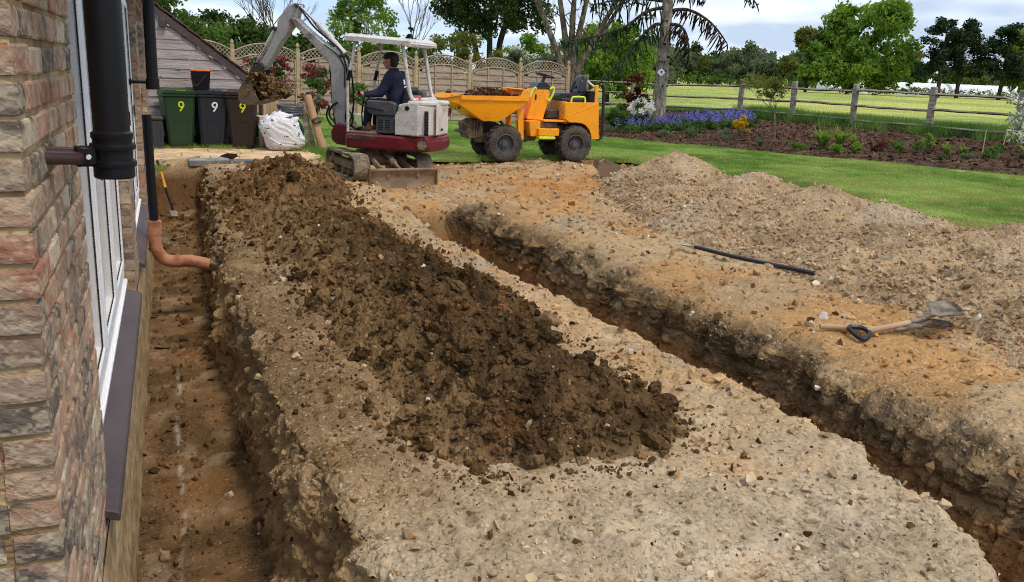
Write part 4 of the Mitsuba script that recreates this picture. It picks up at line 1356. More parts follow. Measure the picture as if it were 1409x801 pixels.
# cleft oak post-and-rail fence
fence = thing('rail_fence', 'weathered cleft oak post and rail fence along the meadow', 'rail fence')
fdir = (FENCE_B - FENCE_A) / np.linalg.norm(FENCE_B - FENCE_A)
posts = [FENCE_A + fdir * s for s in (-2.5, 0, 2.42, 4.95, 7.35, 9.75, 12.5)]
posts[-1] = FENCE_B + fdir * .1
posts += [FENCE_B + np.array([-1.15 - 1.75 * q, .35 * q]) for q in range(4)]
tops = []
for i, p in enumerate(posts):
    zb = float(field_level(np.array(p[0])))
    zt = zb + 1.25
    if p[0] < 5.3:
        zt = 1.55
    tops.append(zt)
    r = np.random.default_rng(300 + i)
    m = box((.13, .16, zt - zb + .2), (0, 0, (zt - zb) / 2 - .1), .02)
    m = m.subdivide_to_size(.12)
    v = np.array(m.vertices)
    v[:, 0] += .03 * (nz(v[:, 0] + i, v[:, 1], v[:, 2], 3, 2, 1) - .5) + .012 * r.normal() * v[:, 2]
    v[:, 1] += .03 * (nz(v[:, 0] + i, v[:, 1], v[:, 2], 3, 2, 2) - .5)
    m.vertices = v
    add('post', W_(moved(m, (p[0], p[1], zb), rz=r.uniform(0, 40))), 'old_oak', fence, 30)
for i in range(len(posts) - 1):
    a, b = posts[i], posts[i + 1]
    za, zb_ = tops[i] - 1.25, tops[i + 1] - 1.25
    for h in (.24, .64, 1.04):
        r = np.random.default_rng(i * 7 + int(h * 10))
        tt = np.linspace(-.03, 1.03, 13)
        pts = np.c_[a[0] + (b[0] - a[0]) * tt, a[1] + (b[1] - a[1]) * tt, za + h + (zb_ - za) * tt + .05 * (nz(tt * 3 + i * 5, 0 * tt + h * 10, 0 * tt, 1, 3, 4) - .5) + r.normal(0, .015)]
        rad = .056 * (1 + .5 * (nz(tt * 6 + i, 0 * tt + h, 0 * tt, 1, 2, 3) - .5))
        rad[[0, -1]] *= .55
        add('rail', W_(tube(pts, rad, 7, flat=.62)), 'old_oak', fence, 45)

# ---------------------------------------------------------------- trees and plants
def leaves(centres, radii, n, size, rng, up=.35, shell=.5):
    """n leaf-sized faces spread through balls"""
    centres, radii = np.asarray(centres, float), np.asarray(radii, float)
    w = radii ** 2
    i = rng.choice(len(centres), n, p=w / w.sum())
    d = rng.normal(size=(n, 3))
    d /= np.linalg.norm(d, axis=1, keepdims=True)
    rr = rng.random(n) ** shell
    p = centres[i] + d * (rr * radii[i])[:, None] * [1, 1, .8]
    nrm = rng.normal(size=(n, 3)) + d * .6 + [0, 0, up]
    nrm /= np.linalg.norm(nrm, axis=1, keepdims=True)
    t = np.cross(nrm, rng.normal(size=(n, 3)))
    t /= np.linalg.norm(t, axis=1, keepdims=True)
    b = np.cross(nrm, t)
    s = size * rng.uniform(.6, 1.3, n)[:, None]
    v = np.stack([p - t * s, p - b * s * .55, p + t * s, p + b * s * .55], 1)
    q = np.arange(n)[:, None] * 4
    return trimesh.Trimesh(v.reshape(-1, 3), np.vstack([q + [0, 1, 2], q + [0, 2, 3]]), process=False)


def branches(p0, d0, length, r0, levels, rng, n=3, spread=.55, tips=None, up=.12, sides=6, shrink=.68):
    """limbs as tapered tubes; the ends go to tips"""
    out = []

    def grow(p, d, L, r, lev):
        pts = [p]
        q, dd = p.copy(), d / np.linalg.norm(d)
        m = 4
        for s in range(m):
            dd = dd + rng.normal(size=3) * .12 + [0, 0, up * .4]
            dd /= np.linalg.norm(dd)
            q = q + dd * L / m
            pts.append(q.copy())
        out.append(tube(np.array(pts), np.linspace(r, r * .6 if lev else r * .25, m + 1), max(3, sides - (levels - lev)), caps=False))
        if lev == 0:
            if tips is not None:
                tips.append(q)
            return
        for c in range(n + (rng.random() < .4)):
            e = rng.normal(size=3)
            e -= dd * (e @ dd)
            e /= np.linalg.norm(e) + 1e-9
            at = pts[-1 - (c % 2 if c else 0)]
            grow(at, dd + e * spread * rng.uniform(.7, 1.3) + [0, 0, up], L * shrink * rng.uniform(.75, 1.15), r * .56, lev - 1)
    grow(np.asarray(p0, float), np.asarray(d0, float), length, r0, levels)
    return out


def blob(c, r, n, rng, rr, inner=.55):
    """centres spread near the surface of an ellipsoid, with their radii"""
    d = rng.normal(size=(n, 3))
    d /= np.linalg.norm(d, axis=1, keepdims=True)
    d[:, 2] = np.where(d[:, 2] < -.8, -d[:, 2], d[:, 2])
    return np.asarray(c) + d * np.asarray(r) * rng.uniform(inner, 1.0, (n, 1)), rr * rng.uniform(.6, 1.25, n)


def lumpy(c, half, rng, rr, masses):
    P_, R_ = [], []
    for dx, dz, f in masses:
        a_, b_ = blob(np.asarray(c) + [dx * half[0], rng.normal() * .25 * half[1], dz * half[2]], np.asarray(half) * f, 26, rng, rr)
        P_.append(a_)
        R_.append(b_)
    return np.vstack(P_), np.concatenate(R_)


OAK = [(0, .42, .58), (-.5, .05, .50), (.5, .12, .50), (-.15, -.30, .52), (.62, -.45, .40), (-.66, -.50, .40), (.15, -.62, .42), (.25, .70, .34), (-.32, .58, .36)]


def leafy_tree(name, label, category, l, d, zb, h, crown, mat, n, size, seed, lobes=26, lobe_r=None, trunk=.0, bark='bark_dark', lean=0.0, group_=None, clear=.28, visible_trunk=True, masses=None):
    """crown: half widths (l, d, z)"""
    rng = np.random.default_rng(seed)
    t = thing(name, label, category, group_)
    cz = zb + h - crown[2]
    c, r = blob((l + lean, d, cz), crown, lobes, rng, lobe_r or .42 * min(crown))
    if masses:
        c, r = lumpy((l + lean, d, cz), crown, rng, lobe_r, masses)
    add('crown', W_(leaves(c, r, n, size, rng)), mat, t, False)
    if visible_trunk:
        tr = trunk or h * .022
        limbs = [tube([(l, d, zb - .1), (l + lean * .3, d, zb + h * clear * .6), (l + lean * .5, d, zb + h * clear), (l + lean, d, cz)], [tr * 1.25, tr, tr * .9, tr * .5], 8)]
        for q in range(9):
            e = c[rng.integers(len(c))]
            s = np.array([l + lean * .5, d, zb + h * clear + (cz - zb - h * clear) * rng.random()])
            m_ = (s + e) / 2 + [0, 0, .06 * h * rng.normal()]
            limbs.append(tube(curve([s, m_, e], 3), np.linspace(tr * .5, tr * .12, 7), 5, caps=False))
        add('trunk', W_(cat(limbs)), bark, t, 50)
    return t


# far side of the meadow
leafy_tree('oak_tree', 'big round bright green oak standing at the far side of the meadow', 'tree', 41.2, 110, .4, 10.5, (6.6, 5.5, 5.3), 'leaf_fresh', 14000, .30, 1, lobe_r=1.05, trunk=.30, clear=.2, masses=OAK)
leafy_tree('young_oak', 'olive green tree just left of the big round oak', 'tree', 35.6, 112, .4, 7.7, (2.6, 2.4, 3.4), 'leaf_olive', 4500, .24, 2, lobe_r=.55, masses=OAK[::2])
leafy_tree('green_tree', 'fresh green tree at the right edge beyond the meadow', 'tree', 62.5, 108, .4, 9.2, (4.2, 4, 4.3), 'leaf_fresh', 7000, .30, 3, lobe_r=.85, masses=OAK)


def pine(label, l, d, h, seed, w):
    rng = np.random.default_rng(seed)
    t = thing('pine_tree', label, 'pine tree', 'dark pines at the far side of the meadow')
    limbs, c, r = [tube([(l, d, .2), (l + .1 * rng.normal(), d, h * .5), (l, d, h * .97)], [.26, .20, .05], 8)], [], []
    for q in range(26):
        z = h * (.32 + .66 * q / 26)
        a = rng.uniform(0, 2 * math.pi)
        L = w * (1.0 - .5 * max(0, (z / h - .62) / .38)) * rng.uniform(.55, 1.0)
        e = np.array([l + math.cos(a) * L, d + math.sin(a) * L, z + .1 * L])
        limbs.append(tube(curve([(l, d, z - .1), ((l + e[0]) / 2, (d + e[1]) / 2, z + .1), e], 3), np.linspace(.07, .02, 7), 4, caps=False))
        for f in (.45, .7, .95):
            c.append(np.array([l, d, z]) * (1 - f) + e * f)
            r.append(.30 + .30 * rng.random() + .12 * L)
    add('crown', W_(leaves(np.array(c) * [1, 1, 1], r, 8000, .18, rng, up=1.2)), 'needle', t, False)
    add('trunk', W_(cat(limbs)), 'bark_dark', t, 50)


pine('leftmost of the dark pines, touching the big oak', 49.3, 106, 9.4, 11, 3.0)
pine('second dark pine from the big oak, the broadest', 53.0, 109, 9.5, 12, 3.4)
pine('third dark pine, with a clear trunk and sky on both sides', 57.6, 108, 9.2, 13, 2.9)
# woodland on the horizon, one tree each
rng = np.random.default_rng(21)
WOOD = [('leaf_mid', 'leaf_olive', 'leaf_dark', 'leaf_grey')[q % 4] for q in range(30)]
WCOL = {'leaf_mid': 'mid green', 'leaf_olive': 'olive green', 'leaf_dark': 'dark green', 'leaf_grey': 'grey green'}
WTOP = lambda l: np.interp(l, [10, 22, 27, 31, 35, 40, 44, 50, 80, 130], [8.8, 8.3, 7.2, 6.4, 6.6, 7.6, 8.0, 7.9, 6.0, 6.0])
WFORM = {}
for mt in WCOL:
    for form in range(3):
        r_ = np.random.default_rng(700 + form)
        parts = [blob((r_.normal() * .28, r_.normal() * .2, .50 + .12 * q), (.34, .34, .30), 9, r_, .16, .4) for q in range(-1, 3)]
        c, r = np.vstack([q[0] for q in parts]), np.concatenate([q[1] for q in parts])
        group(f'woodland_{mt}_{form}', W_(leaves(c, r, 2600, .052, r_)), mt)
        WFORM[mt, form] = f'woodland_{mt}_{form}'
q = 0
for row, (d0, x0, x1, f0) in enumerate(((163, 14.0, 125.0, .96), (152, 15.0, 118.0, .84))):
    x = x0
    while x < x1:
        dd = d0 + rng.normal() * 3
        h = float(WTOP(x * 152 / dd)) * rng.uniform(.80, 1.08) * f0 * dd / 152
        w = h * rng.uniform(.75, 1.05)
        mt = ('leaf_mid', 'leaf_olive', 'leaf_grey', 'leaf_mid', 'leaf_grey', 'leaf_dark')[rng.integers(0, 6)] if not 41 < x < 45 else 'leaf_grey'
        lab = WCOL[mt] + (' tree in the front row of the far woodland' if row else ' tree in the back row of the far woodland')
        lab += ', left of the big oak' if x < 34 else (', behind the big oak' if x < 48 else ', behind the dark pines')
        t = thing('woodland_tree', lab, 'tree', lab.replace(' tree in', ' trees in'))
        inst(t + '__crown', WFORM[mt, int(rng.integers(0, 3))], LD @ mat4(x, dd, 0, .25) @ np.diag([w, w, h, 1.0]) @ np.linalg.inv(LD))
        scene[numbered(t + '__trunk')] = mikit.ply(W_(tube([(x, dd, .1), (x + .1, dd, h * .3), (x, dd, h * .55)], [.16, .12, .06], 5)), 'bark_dark', smooth=50)
        x += w * (.50 if x < 62 else .8)
        q += 1
# hedge bank below them, and the white tunnels
c = np.c_[np.linspace(10, 130, 260), 147 + RNG.normal(0, 1.5, 260), .9 + RNG.random(260) * .9]
add('far_hedge', W_(leaves(c, .9 + .8 * RNG.random(260), 9000, .26, RNG)), 'leaf_mid', smooth=False, label='low hedge running along the far side of the meadow', category='hedge', kind='stuff')
diffuse('poly_white', (.78, .79, .80))
for q in range(5):
    l0 = 44 + 9.0 * q
    a = np.linspace(0, math.pi, 13)
    d_, z_ = 131 + np.cos(a) * 2.6, .35 + np.sin(a) * 1.75
    xs_ = np.linspace(l0, l0 + 8.4, 13)
    Xg, Dg_ = np.meshgrid(xs_, d_, indexing='ij')
    Zg_ = np.broadcast_to(z_, Xg.shape) - .05 * np.abs(np.sin((Xg - l0) / 1.6 * math.pi))
    t = thing('poly_tunnel', ('first', 'second', 'third', 'fourth', 'last')[q] + ' of five low white growing tunnels beyond the meadow, from the left', 'growing tunnel', 'white tunnels in a row beyond the meadow')
    add('cover', W_(grid(Xg, Dg_, Zg_)), 'poly_white', t, True)
    for x in (l0, l0 + 8.4):
        add('end_wall', W_(hull([(x + e, dd, zz) for e in (0, .03) for dd, zz in zip(d_, z_)])), 'poly_white', t, False)
c = np.c_[RNG.uniform(43, 92, 420), RNG.uniform(125.5, 127, 420), .55 + RNG.random(420) * .7]
add('meadow_edge_growth', W_(leaves(c, .22 + .3 * RNG.random(420), 3200, .16, RNG)), 'leaf_mid', smooth=False, label='scrubby growth and thin stems before the white tunnels', category='scrub', kind='stuff')

# behind the garden fence
leafy_tree('holm_oak', 'dark evergreen tree with two bare trunks behind the panel fence', 'tree', -1.75, 50, -.2, 8.3, (3.4, 3.0, 2.75), 'leaf_dark', 19000, .115, 31, lobes=110, lobe_r=.72, trunk=.17, clear=.36)
add('trunk', W_(tube(curve([(-1.1, 50, -.2), (-1.25, 50, 1.6), (-1.2, 50, 3.0), (-.8, 50, 4.4)], 4), .16, 8)), 'bark_dark', 'holm_oak', 50)
add('trunk', W_(tube(curve([(-2.1, 50, -.2), (-2.3, 50, 1.6), (-2.6, 50, 3.0), (-2.9, 50, 4.4)], 4), .15, 8)), 'bark_dark', 'holm_oak', 50)
leafy_tree('birch_tree', 'light green spring tree behind the boom and canopy', 'tree', -7.3, 42, -.1, 5.3, (1.75, 1.6, 2.2), 'leaf_fresh', 8500, .085, 32, lobe_r=.34, trunk=.07, masses=OAK)
leafy_tree('olive_bush', 'low olive green tree with open twigs behind the panel fence', 'tree', -3.3, 45, -.2, 3.4, (1.6, 1.4, 1.0), 'leaf_olive', 3000, .09, 33, lobes=26, lobe_r=.45, trunk=.09)
leafy_tree('green_shrub', 'bright green shrub between the dark evergreen and the bare tree', 'shrub', .3, 41, -.2, 3.3, (1.05, 1.0, .9), 'leaf_fresh', 3600, .085, 34, lobes=20, lobe_r=.42, trunk=.07)
for l, d, s, lab in ((-.15, 37.5, 37, 'white flowering shrub left of the bare tree, left one of two'), (1.15, 38.0, 38, 'white flowering shrub left of the bare tree, right one of two')):
    t = leafy_tree('blossom_shrub', lab, 'shrub', l, d, -.2, 2.62, (.75, .7, .75), 'leaf_grey', 2200, .07, s, lobes=18, lobe_r=.3, trunk=.05, group_='white flowering shrubs behind the fence')
    rng = np.random.default_rng(s)
    c, r = blob((l, d, 1.75), (.75, .7, .72), 20, rng, .22, .9)
    add('blossom', W_(leaves(c, r, 900, .05, rng)), 'petal_white', t, False)
leafy_tree('spruce_tree', 'small pointed dark conifer peeping over behind the canopy', 'tree', -5.5, 46, -.1, 3.7, (.35, .35, 1.3), 'needle', 900, .08, 39, lobes=14, lobe_r=.2, trunk=.05)
leafy_tree('maple_tree', 'bright green tree behind the drooping conifer branches', 'tree', 4.3, 44, .1, 3.9, (2.2, 1.8, 1.75), 'leaf_fresh', 9000, .10, 40, lobe_r=.40, trunk=.10, masses=OAK)
leafy_tree('weeping_tree', 'grey green drooping tree just right behind the conifer trunk', 'tree', 7.1, 47, .2, 4.0, (.95, .9, 1.8), 'leaf_grey', 2800, .08, 41, lobes=22, lobe_r=.42, trunk=.06)
leafy_tree('dark_tree', 'dark green tree behind the conifer trunk at the meadow corner', 'tree', 6.0, 52, .2, 3.6, (1.2, 1.0, 1.7), 'leaf_dark', 3200, .09, 42, lobes=22, lobe_r=.5, trunk=.07)
HEDGE = [(-16.8, 38, 4.7, 1.5, 'leaf_mid'), (-15.2, 39, 4.9, 1.5, 'leaf_mid'), (-14.0, 41, 4.0, 1.3, 'leaf_dark'), (-13.2, 38.5, 3.3, 1.3, 'leaf_mid'), (-12.1, 40, 3.7, 1.2, 'leaf_dark'), (-10.8, 39.5, 3.0, 1.2, 'leaf_mid'), (-9.6, 40, 2.9, 1.1, 'leaf_dark'),
         (-8.4, 40.5, 2.6, 1.1, 'leaf_mid'), (-6.4, 43, 2.6, 1.2, 'leaf_olive'), (-4.9, 44, 2.7, 1.1, 'leaf_mid'), (-1.0, 46, 2.6, 1.2, 'leaf_olive'), (1.6, 47, 3.2, 1.2, 'leaf_olive'), (2.9, 50, 3.4, 1.3, 'leaf_mid'), (-18.5, 38, 5.0, 1.6, 'leaf_dark')]
for i, (l, d, h, w, mt) in enumerate(HEDGE):
    nm = {'leaf_mid': 'mid green', 'leaf_dark': 'dark green', 'leaf_olive': 'olive green'}[mt]
    side = 'above the shed roof' if l < -12.5 else ('behind the raised digger arm' if l < -7 else 'behind the fence panels')
    same = sorted(q[0] for q in HEDGE if q[4] == mt and ('above the shed roof' if q[0] < -12.5 else ('behind the raised digger arm' if q[0] < -7 else 'behind the fence panels')) == side)
    rank = '' if len(same) == 1 else ', ' + (('left', 'right') if len(same) == 2 else ('leftmost', 'second', 'third', 'fourth'))[same.index(l)] + ' one of ' + ('two', 'three', 'four')[len(same) - 2]
    leafy_tree('hedge_tree', f'{nm} bushy hedge tree {side}{rank}', 'tree', l, d, -.2, h, (w, w * .9, h * .48), mt, 4200, .11, 500 + i, lobes=44, lobe_r=.52, trunk=.07, group_=f'{nm} hedge trees {side}', visible_trunk=False)


def bare_tree(label, l, d, h, r, seed, n=3, levels=4, spread=.4, name='bare_tree', bark='bark', z0=-.2, twig=True, group_=None):
    rng = np.random.default_rng(seed)
    t = thing(name, label, 'tree', group_)
    b = branches((l, d, z0), (0.02, 0, 1), h * .36, r, levels, rng, n=n, spread=spread, up=.16, sides=8)
    add('trunk', W_(b[0]), bark, t, 50)
    add('limbs', W_(cat(b[1:])), bark, t, 50)
    return t


bare_tree('thin leafless tree rising above the shed roof', -12.1, 43, 7.5, .075, 61, levels=4, spread=.36, bark='bark', group_=None)
bare_tree('thin leafless tree left of the raised boom elbow', -10.9, 44, 7.0, .07, 62, levels=4, spread=.36)
bare_tree('thin leafless tree behind the light green spring tree', -6.3, 46, 7.6, .07, 63, levels=4, spread=.32)
bare_tree('pale twiggy leafless tree far behind the digger boom', -9.6, 60, 7.2, .06, 64, levels=5, spread=.42, bark='bark_grey')

# bare many-stemmed tree between the dumper and the meadow
rng = np.random.default_rng(71)
t = thing('coppiced_tree', 'bare many-stemmed tree with mossy bark behind the dumper', 'tree')
b0 = (1.80, 32.6)
stems = [((0, 0), (-.55, .1, 2.4), (-1.55, .2, 4.6), (-1.9, .2, 5.6)), ((0, 0), (-.2, .1, 2.6), (-.55, 0, 4.4), (-.8, .1, 6.0)), ((0, 0), (.0, .1, 2.8), (.02, .1, 4.4), (.1, .1, 6.4)), ((0, 0), (.18, -.1, 2.6), (.42, -.2, 4.0), (.7, -.3, 5.8)),
         ((0, 0), (.55, .1, 2.3), (1.25, .2, 3.6), (2.1, .2, 5.2)), ((.05, 0), (.4, .2, 2.0), (1.05, .3, 2.9), (1.9, .3, 4.4))]
add('trunk', W_(tube(curve([(b0[0], b0[1], -.3), (b0[0] - .02, b0[1], .3), (b0[0], b0[1], .9), (b0[0] + .02, b0[1], 1.45)], 5), np.interp(np.linspace(0, 1, 16), [0, .25, .7, 1], [.42, .31, .29, .30]), 14)), 'bark', t, 60)
for s in stems:
    q = [np.array([b0[0] + s[0][0], b0[1], 1.0])] + [np.array([b0[0] + c[0], b0[1] + c[1], c[2]]) for c in s[1:]]
    pts = curve(q, 6)
    add('stem', W_(tube(pts, np.linspace(.15, .05, len(pts)), 9)), 'bark', t, 60)
    tw = []
    for k in range(7):
        i0 = rng.integers(7, len(pts) - 1)
        e = rng.normal(size=3) * [.7, .5, .3] + [0, 0, .9]
        tw += branches(pts[i0], e, rng.uniform(.5, 1.0), .024, 2, rng, n=2, spread=.4)
    add('twigs', W_(cat(tw)), 'bark', t, 50)

# drooping conifer at the bed
t = thing('conifer', 'tall conifer with a bare trunk and drooping dark branches in the bed', 'tree')
cl, cd = 4.58, 29.0
zz = np.linspace(-.1, 7.5, 26)
wob = .03 * (nz(zz * 2, 0 * zz, 0 * zz, 1, 2, 3) - .5)
add('trunk', W_(tube(np.c_[cl - .05 + .012 * zz + wob, np.full(26, cd), zz], np.interp(zz, [-.1, .25, 1.0, 2.5, 7.5], [.34, .25, .215, .19, .10]), 18)), 'bark_grey', t, 60)
rng = np.random.default_rng(81)
kn = [ball((cl + math.cos(a) * .19, cd + math.sin(a) * .19, z), .035, 1) for z in (1.3, 1.75, 2.05, 2.2, 2.6, 2.9, 3.3) for a in rng.uniform(-2.6, -.4, 3)]
add('knot', W_(cat(kn)), 'bark_dark', t, 50)
DROOP = [  # branch points, strand length, dry?
    ([(4.62, 29, 3.62), (5.2, 28.9, 3.66), (5.75, 28.8, 3.42), (6.15, 28.7, 3.08), (6.48, 28.6, 2.66)], .62, 1), ([(4.5, 29, 3.72), (3.9, 28.9, 3.55), (3.3, 28.8, 3.1), (2.7, 28.7, 2.85), (1.9, 28.6, 2.65), (1.35, 28.5, 2.60)], .70, 0),
    ([(4.5, 29, 3.2), (4.15, 28.8, 3.15), (3.75, 28.7, 2.75), (3.3, 28.6, 2.2), (2.75, 28.5, 1.62)], .75, 0), ([(4.5, 29, 3.9), (3.8, 29.1, 3.95), (3.0, 29.2, 3.9), (2.3, 29.3, 3.75)], .85, 0),
    ([(4.68, 28.9, 3.2), (4.95, 28.6, 3.15), (5.15, 28.4, 2.85), (5.22, 28.3, 2.4)], .6, 1), ([(4.6, 29, 4.1), (5.2, 29.2, 4.15), (5.8, 29.3, 4.0)], .4, 1), ([(4.5, 29, 4.6), (3.6, 29.4, 4.6), (2.6, 29.6, 4.4), (1.9, 29.6, 4.2)], .9, 0),
    ([(4.6, 29, 4.9), (5.6, 29, 4.9), (6.6, 29, 4.5), (7.3, 29, 4.0)], .5, 0), ([(4.6, 29, 5.3), (4.4, 28.2, 5.3), (4.2, 27.4, 4.9)], .6, 0), ([(4.6, 29, 5.8), (5.3, 28.6, 5.8), (5.9, 28.2, 5.4)], .5, 0), ([(4.6, 29, 5.9), (3.8, 29.6, 5.9), (3.2, 30.0, 5.5)], .6, 0)]
for pts, sl, dry in DROOP:
    c = curve(pts, 7)
    b = add('branch', W_(tube(c, np.linspace(.06, .018, len(c)), 7)), 'bark_dark', t, 50)
    st = []
    for i in range(3, len(c)):
        for s in range(2 if dry or i % 3 == 0 else 1):
            q0 = c[i] + rng.normal(size=3) * .03
            L = sl * rng.uniform(.35, 1.05) * (1.0 if i < len(c) - 3 else .8)
            side = rng.normal() * .24 + (-.30 if dry else .12)
            q1 = q0 + np.array([side * L * .7, rng.normal() * .25 * L, -.45 * L])
            q2 = q0 + np.array([side * L * 1.2, rng.normal() * .25 * L, -1.0 * L])
            st.append(tube(curve([q0, q1, q2], 4), np.interp(np.linspace(0, 1, 9), [0, .3, .8, 1], [.010, .026, .020, .005]), 5))
    sk = numbered(b + '__strands')
    scene[sk] = mikit.ply(W_(cat(st)), 'needle_dry' if dry else 'needle', smooth=50)
lt = [np.array([q[0], q[1], q[2]]) for pts, sl, dry in DROOP if not dry for q in curve(pts, 3)[3:]]
add('foliage', W_(leaves(np.array(lt) - [0, 0, .10], [.16] * len(lt), 1300, .05, rng)), 'needle', t, False)
M = mat4(4.50, 28.755, 0, 1.72)
t = thing('trail_sign', 'small white diamond-shaped marker nailed to the conifer trunk', 'sign')
add('plate', W_(place(box((.19, .008, .19), (0, 0, 0), .002, ry=45), M)), 'upvc_white', t, False)
add('arrow', W_(place(cat(box((.022, .004, .07), (0, -.0065, -.01)), box((.022, .004, .055), (-.017, -.0066, .02), 0, ry=40), box((.022, .004, .055), (.017, -.0067, .02), 0, ry=-40)), M)), 'dark_plastic', t, False)

# shrubs in front of the panel fence
def shrub(name, label, l, d, h, w, mat, n, size, seed, category='shrub', stems='bark', z=None, lobes=18, group_=None, lobe=.3, wz=.55):
    rng = np.random.default_rng(seed)
    z = gl(l, d) if z is None else z
    t = thing(name, label, category, group_)
    c, r = blob((l, d, z + h * .52), (w, w, h * .46), lobes, rng, lobe * min(w, h), .35)
    add('foliage', W_(leaves(c, r, n, size, rng)), mat, t, False)
    st = [tube(curve([(l + rng.normal() * .05, d + rng.normal() * .05, z - .05), (l * .6 + q[0] * .4, d * .6 + q[1] * .4, z + h * .3), q], 3), np.linspace(.016, .005, 7), 4, caps=False) for q in c[:12]]
    add('stems', W_(cat(st)), stems, t, 50)
    return t


t = shrub('photinia', 'red-tipped shrub beside the boom foot', -5.85, 25.6, 1.55, .50, 'leaf_mid', 1100, .055, 91, wz=.6)
rng = np.random.default_rng(92)
c, r = blob((-5.85, 25.6, .85), (.50, .4, .70), 26, rng, .16, .6)
add('red_tips', W_(leaves(c, r, 620, .055, rng)), 'leaf_red', t, False, kind='stuff')
t = shrub('photinia', 'red-tipped shrub behind the raised bucket', -7.4, 26.0, 1.95, .62, 'leaf_mid', 900, .055, 93)
c, r = blob((-7.3, 26.0, 1.1), (.85, .4, .85), 30, rng, .2, .7)
add('red_tips', W_(leaves(c, r, 700, .055, rng)), 'leaf_red', t, False, kind='stuff')
shrub('photinia', 'small red shrub between the digger and the dumper skip', -2.3, 27.6, 1.25, .22, 'leaf_red', 260, .05, 94)
shrub('bronze_shrub', 'small bronze leaved shrub low by the fence left of the dumper', -2.55, 27.0, .62, .25, 'leaf_copper', 260, .05, 95)
t = thing('planter', 'pale round planter with a leafy shrub behind the digger', 'planter')
add('pot', W_(lathe([(0, 0), (.20, 0), (.27, .28), (.29, .30), (.29, .34), (.26, .34), (.25, .30), (0, .29)], 24, (-4.25, 24.5, gl(-4.25, 24.5)))), prin('pot_cream', lin(214, 200, 182), .6), t, 40)
c, r = blob((-4.3, 24.5, .75), (.42, .36, .40), 16, rng, .16)
add('plant', W_(leaves(c, r, 700, .05, rng)), 'leaf_mid', t, False)

# plants of the bed
bz = lambda l, d: float(bed_z(np.array(l), np.array(d)))


def strap_clump(name, label, l, d, h, w, n, mat, seed, category='plant', width=.022, group_=None):
    rng = np.random.default_rng(seed)
    V, F = [], []
    z = bz(l, d)
    for q in range(n):
        a, L = rng.uniform(0, 2 * math.pi), h * rng.uniform(.7, 1.15)
        out = w * rng.uniform(.4, 1.1)
        s = np.linspace(0, 1, 6)
        rr = .05 * rng.random() + out * s ** 1.6
        zz_ = z + L * (s - .45 * s ** 3 * rng.uniform(.3, 1.4))
        wd = width * np.array([.7, 1, 1, .85, .55, .05])
        cx, cy = l + rr * math.cos(a), d + rr * math.sin(a)
        k = len(V) * 0 + sum(len(x) for x in V)
        V.append(np.c_[np.r_[cx - wd * math.sin(a), cx + wd * math.sin(a)], np.r_[cy + wd * math.cos(a), cy - wd * math.cos(a)], np.r_[zz_, zz_]])
        for i in range(5):
            F += [(k + i, k + i + 1, k + 6 + i), (k + i + 1, k + 7 + i, k + 6 + i)]
    return add(name, W_(trimesh.Trimesh(np.vstack(V), np.array(F), process=False)), mat, smooth=True, **tagd(label, category, group_))


shrub('copper_shrub', 'dark copper leaved shrub by the meadow corner of the fence', 3.95, 30.6, 1.35, .48, 'leaf_copper', 1500, .05, 101, z=-.02)
add('young_leaves', W_(leaves(*blob((3.95, 30.6, 1.0), (.55, .5, .6), 16, rng, .18, .8), 420, .05, rng)), 'leaf_copper', 'copper_shrub', False)
shrub('laurel_shrub', 'glossy dark green shrub behind the dumper tail', 3.15, 27.6, .78, .45, 'leaf_mid', 1500, .05, 102, z=-.05)
t = shrub('azalea', 'white flowering shrub left of the conifer trunk', 3.85, 28.2, .95, .36, 'leaf_mid', 600, .05, 103, z=-.02)
c, r = blob((3.85, 28.1, .62), (.38, .34, .30), 20, rng, .12, .8)
add('blossom', W_(leaves(c, r, 800, .045, rng)), 'petal_white', t, False)
# bluebells
V, F = [], []
pts, leafp = [], []
for q in range(420):
    l, d = rng.uniform(2.9, 7.2), 26.4 + rng.random() * 2.6 + rng.normal() * .2
    if abs(l - cl) < .3 and d < cd + .3 and d > cd - .6 or d < bed_front(l) + .8:
        continue
    if l < 4.4 and rng.random() < .3:
        continue
    pts.append((l, d, bz(l, d)))
pts = np.array(pts)
c, r = [], []
for p in pts:
    h = rng.uniform(.26, .42)
    for s in (.65, .8, .95):
        c.append(p + [rng.normal() * .03, rng.normal() * .03, h * s])
        r.append(.035)
add('bluebells', W_(leaves(c, r, 3800, .03, rng, shell=1)), 'petal_blue', smooth=False, label='drift of violet blue bluebells around the conifer foot', category='bluebells', kind='stuff')
add('bluebell_leaves', W_(leaves(pts + [0, 0, .12], [.14] * len(pts), 4200, .075, rng, up=0)), 'leaf_mid', smooth=False, label='strappy green bluebell leaves under the flowers', category='leaves', kind='stuff')
shrub('yellow_shrub', 'small golden yellow shrub in the bed', 6.15, 24.6, .55, .26, 'leaf_yellow', 900, .035, 110, z=bz(6.15, 24.6))
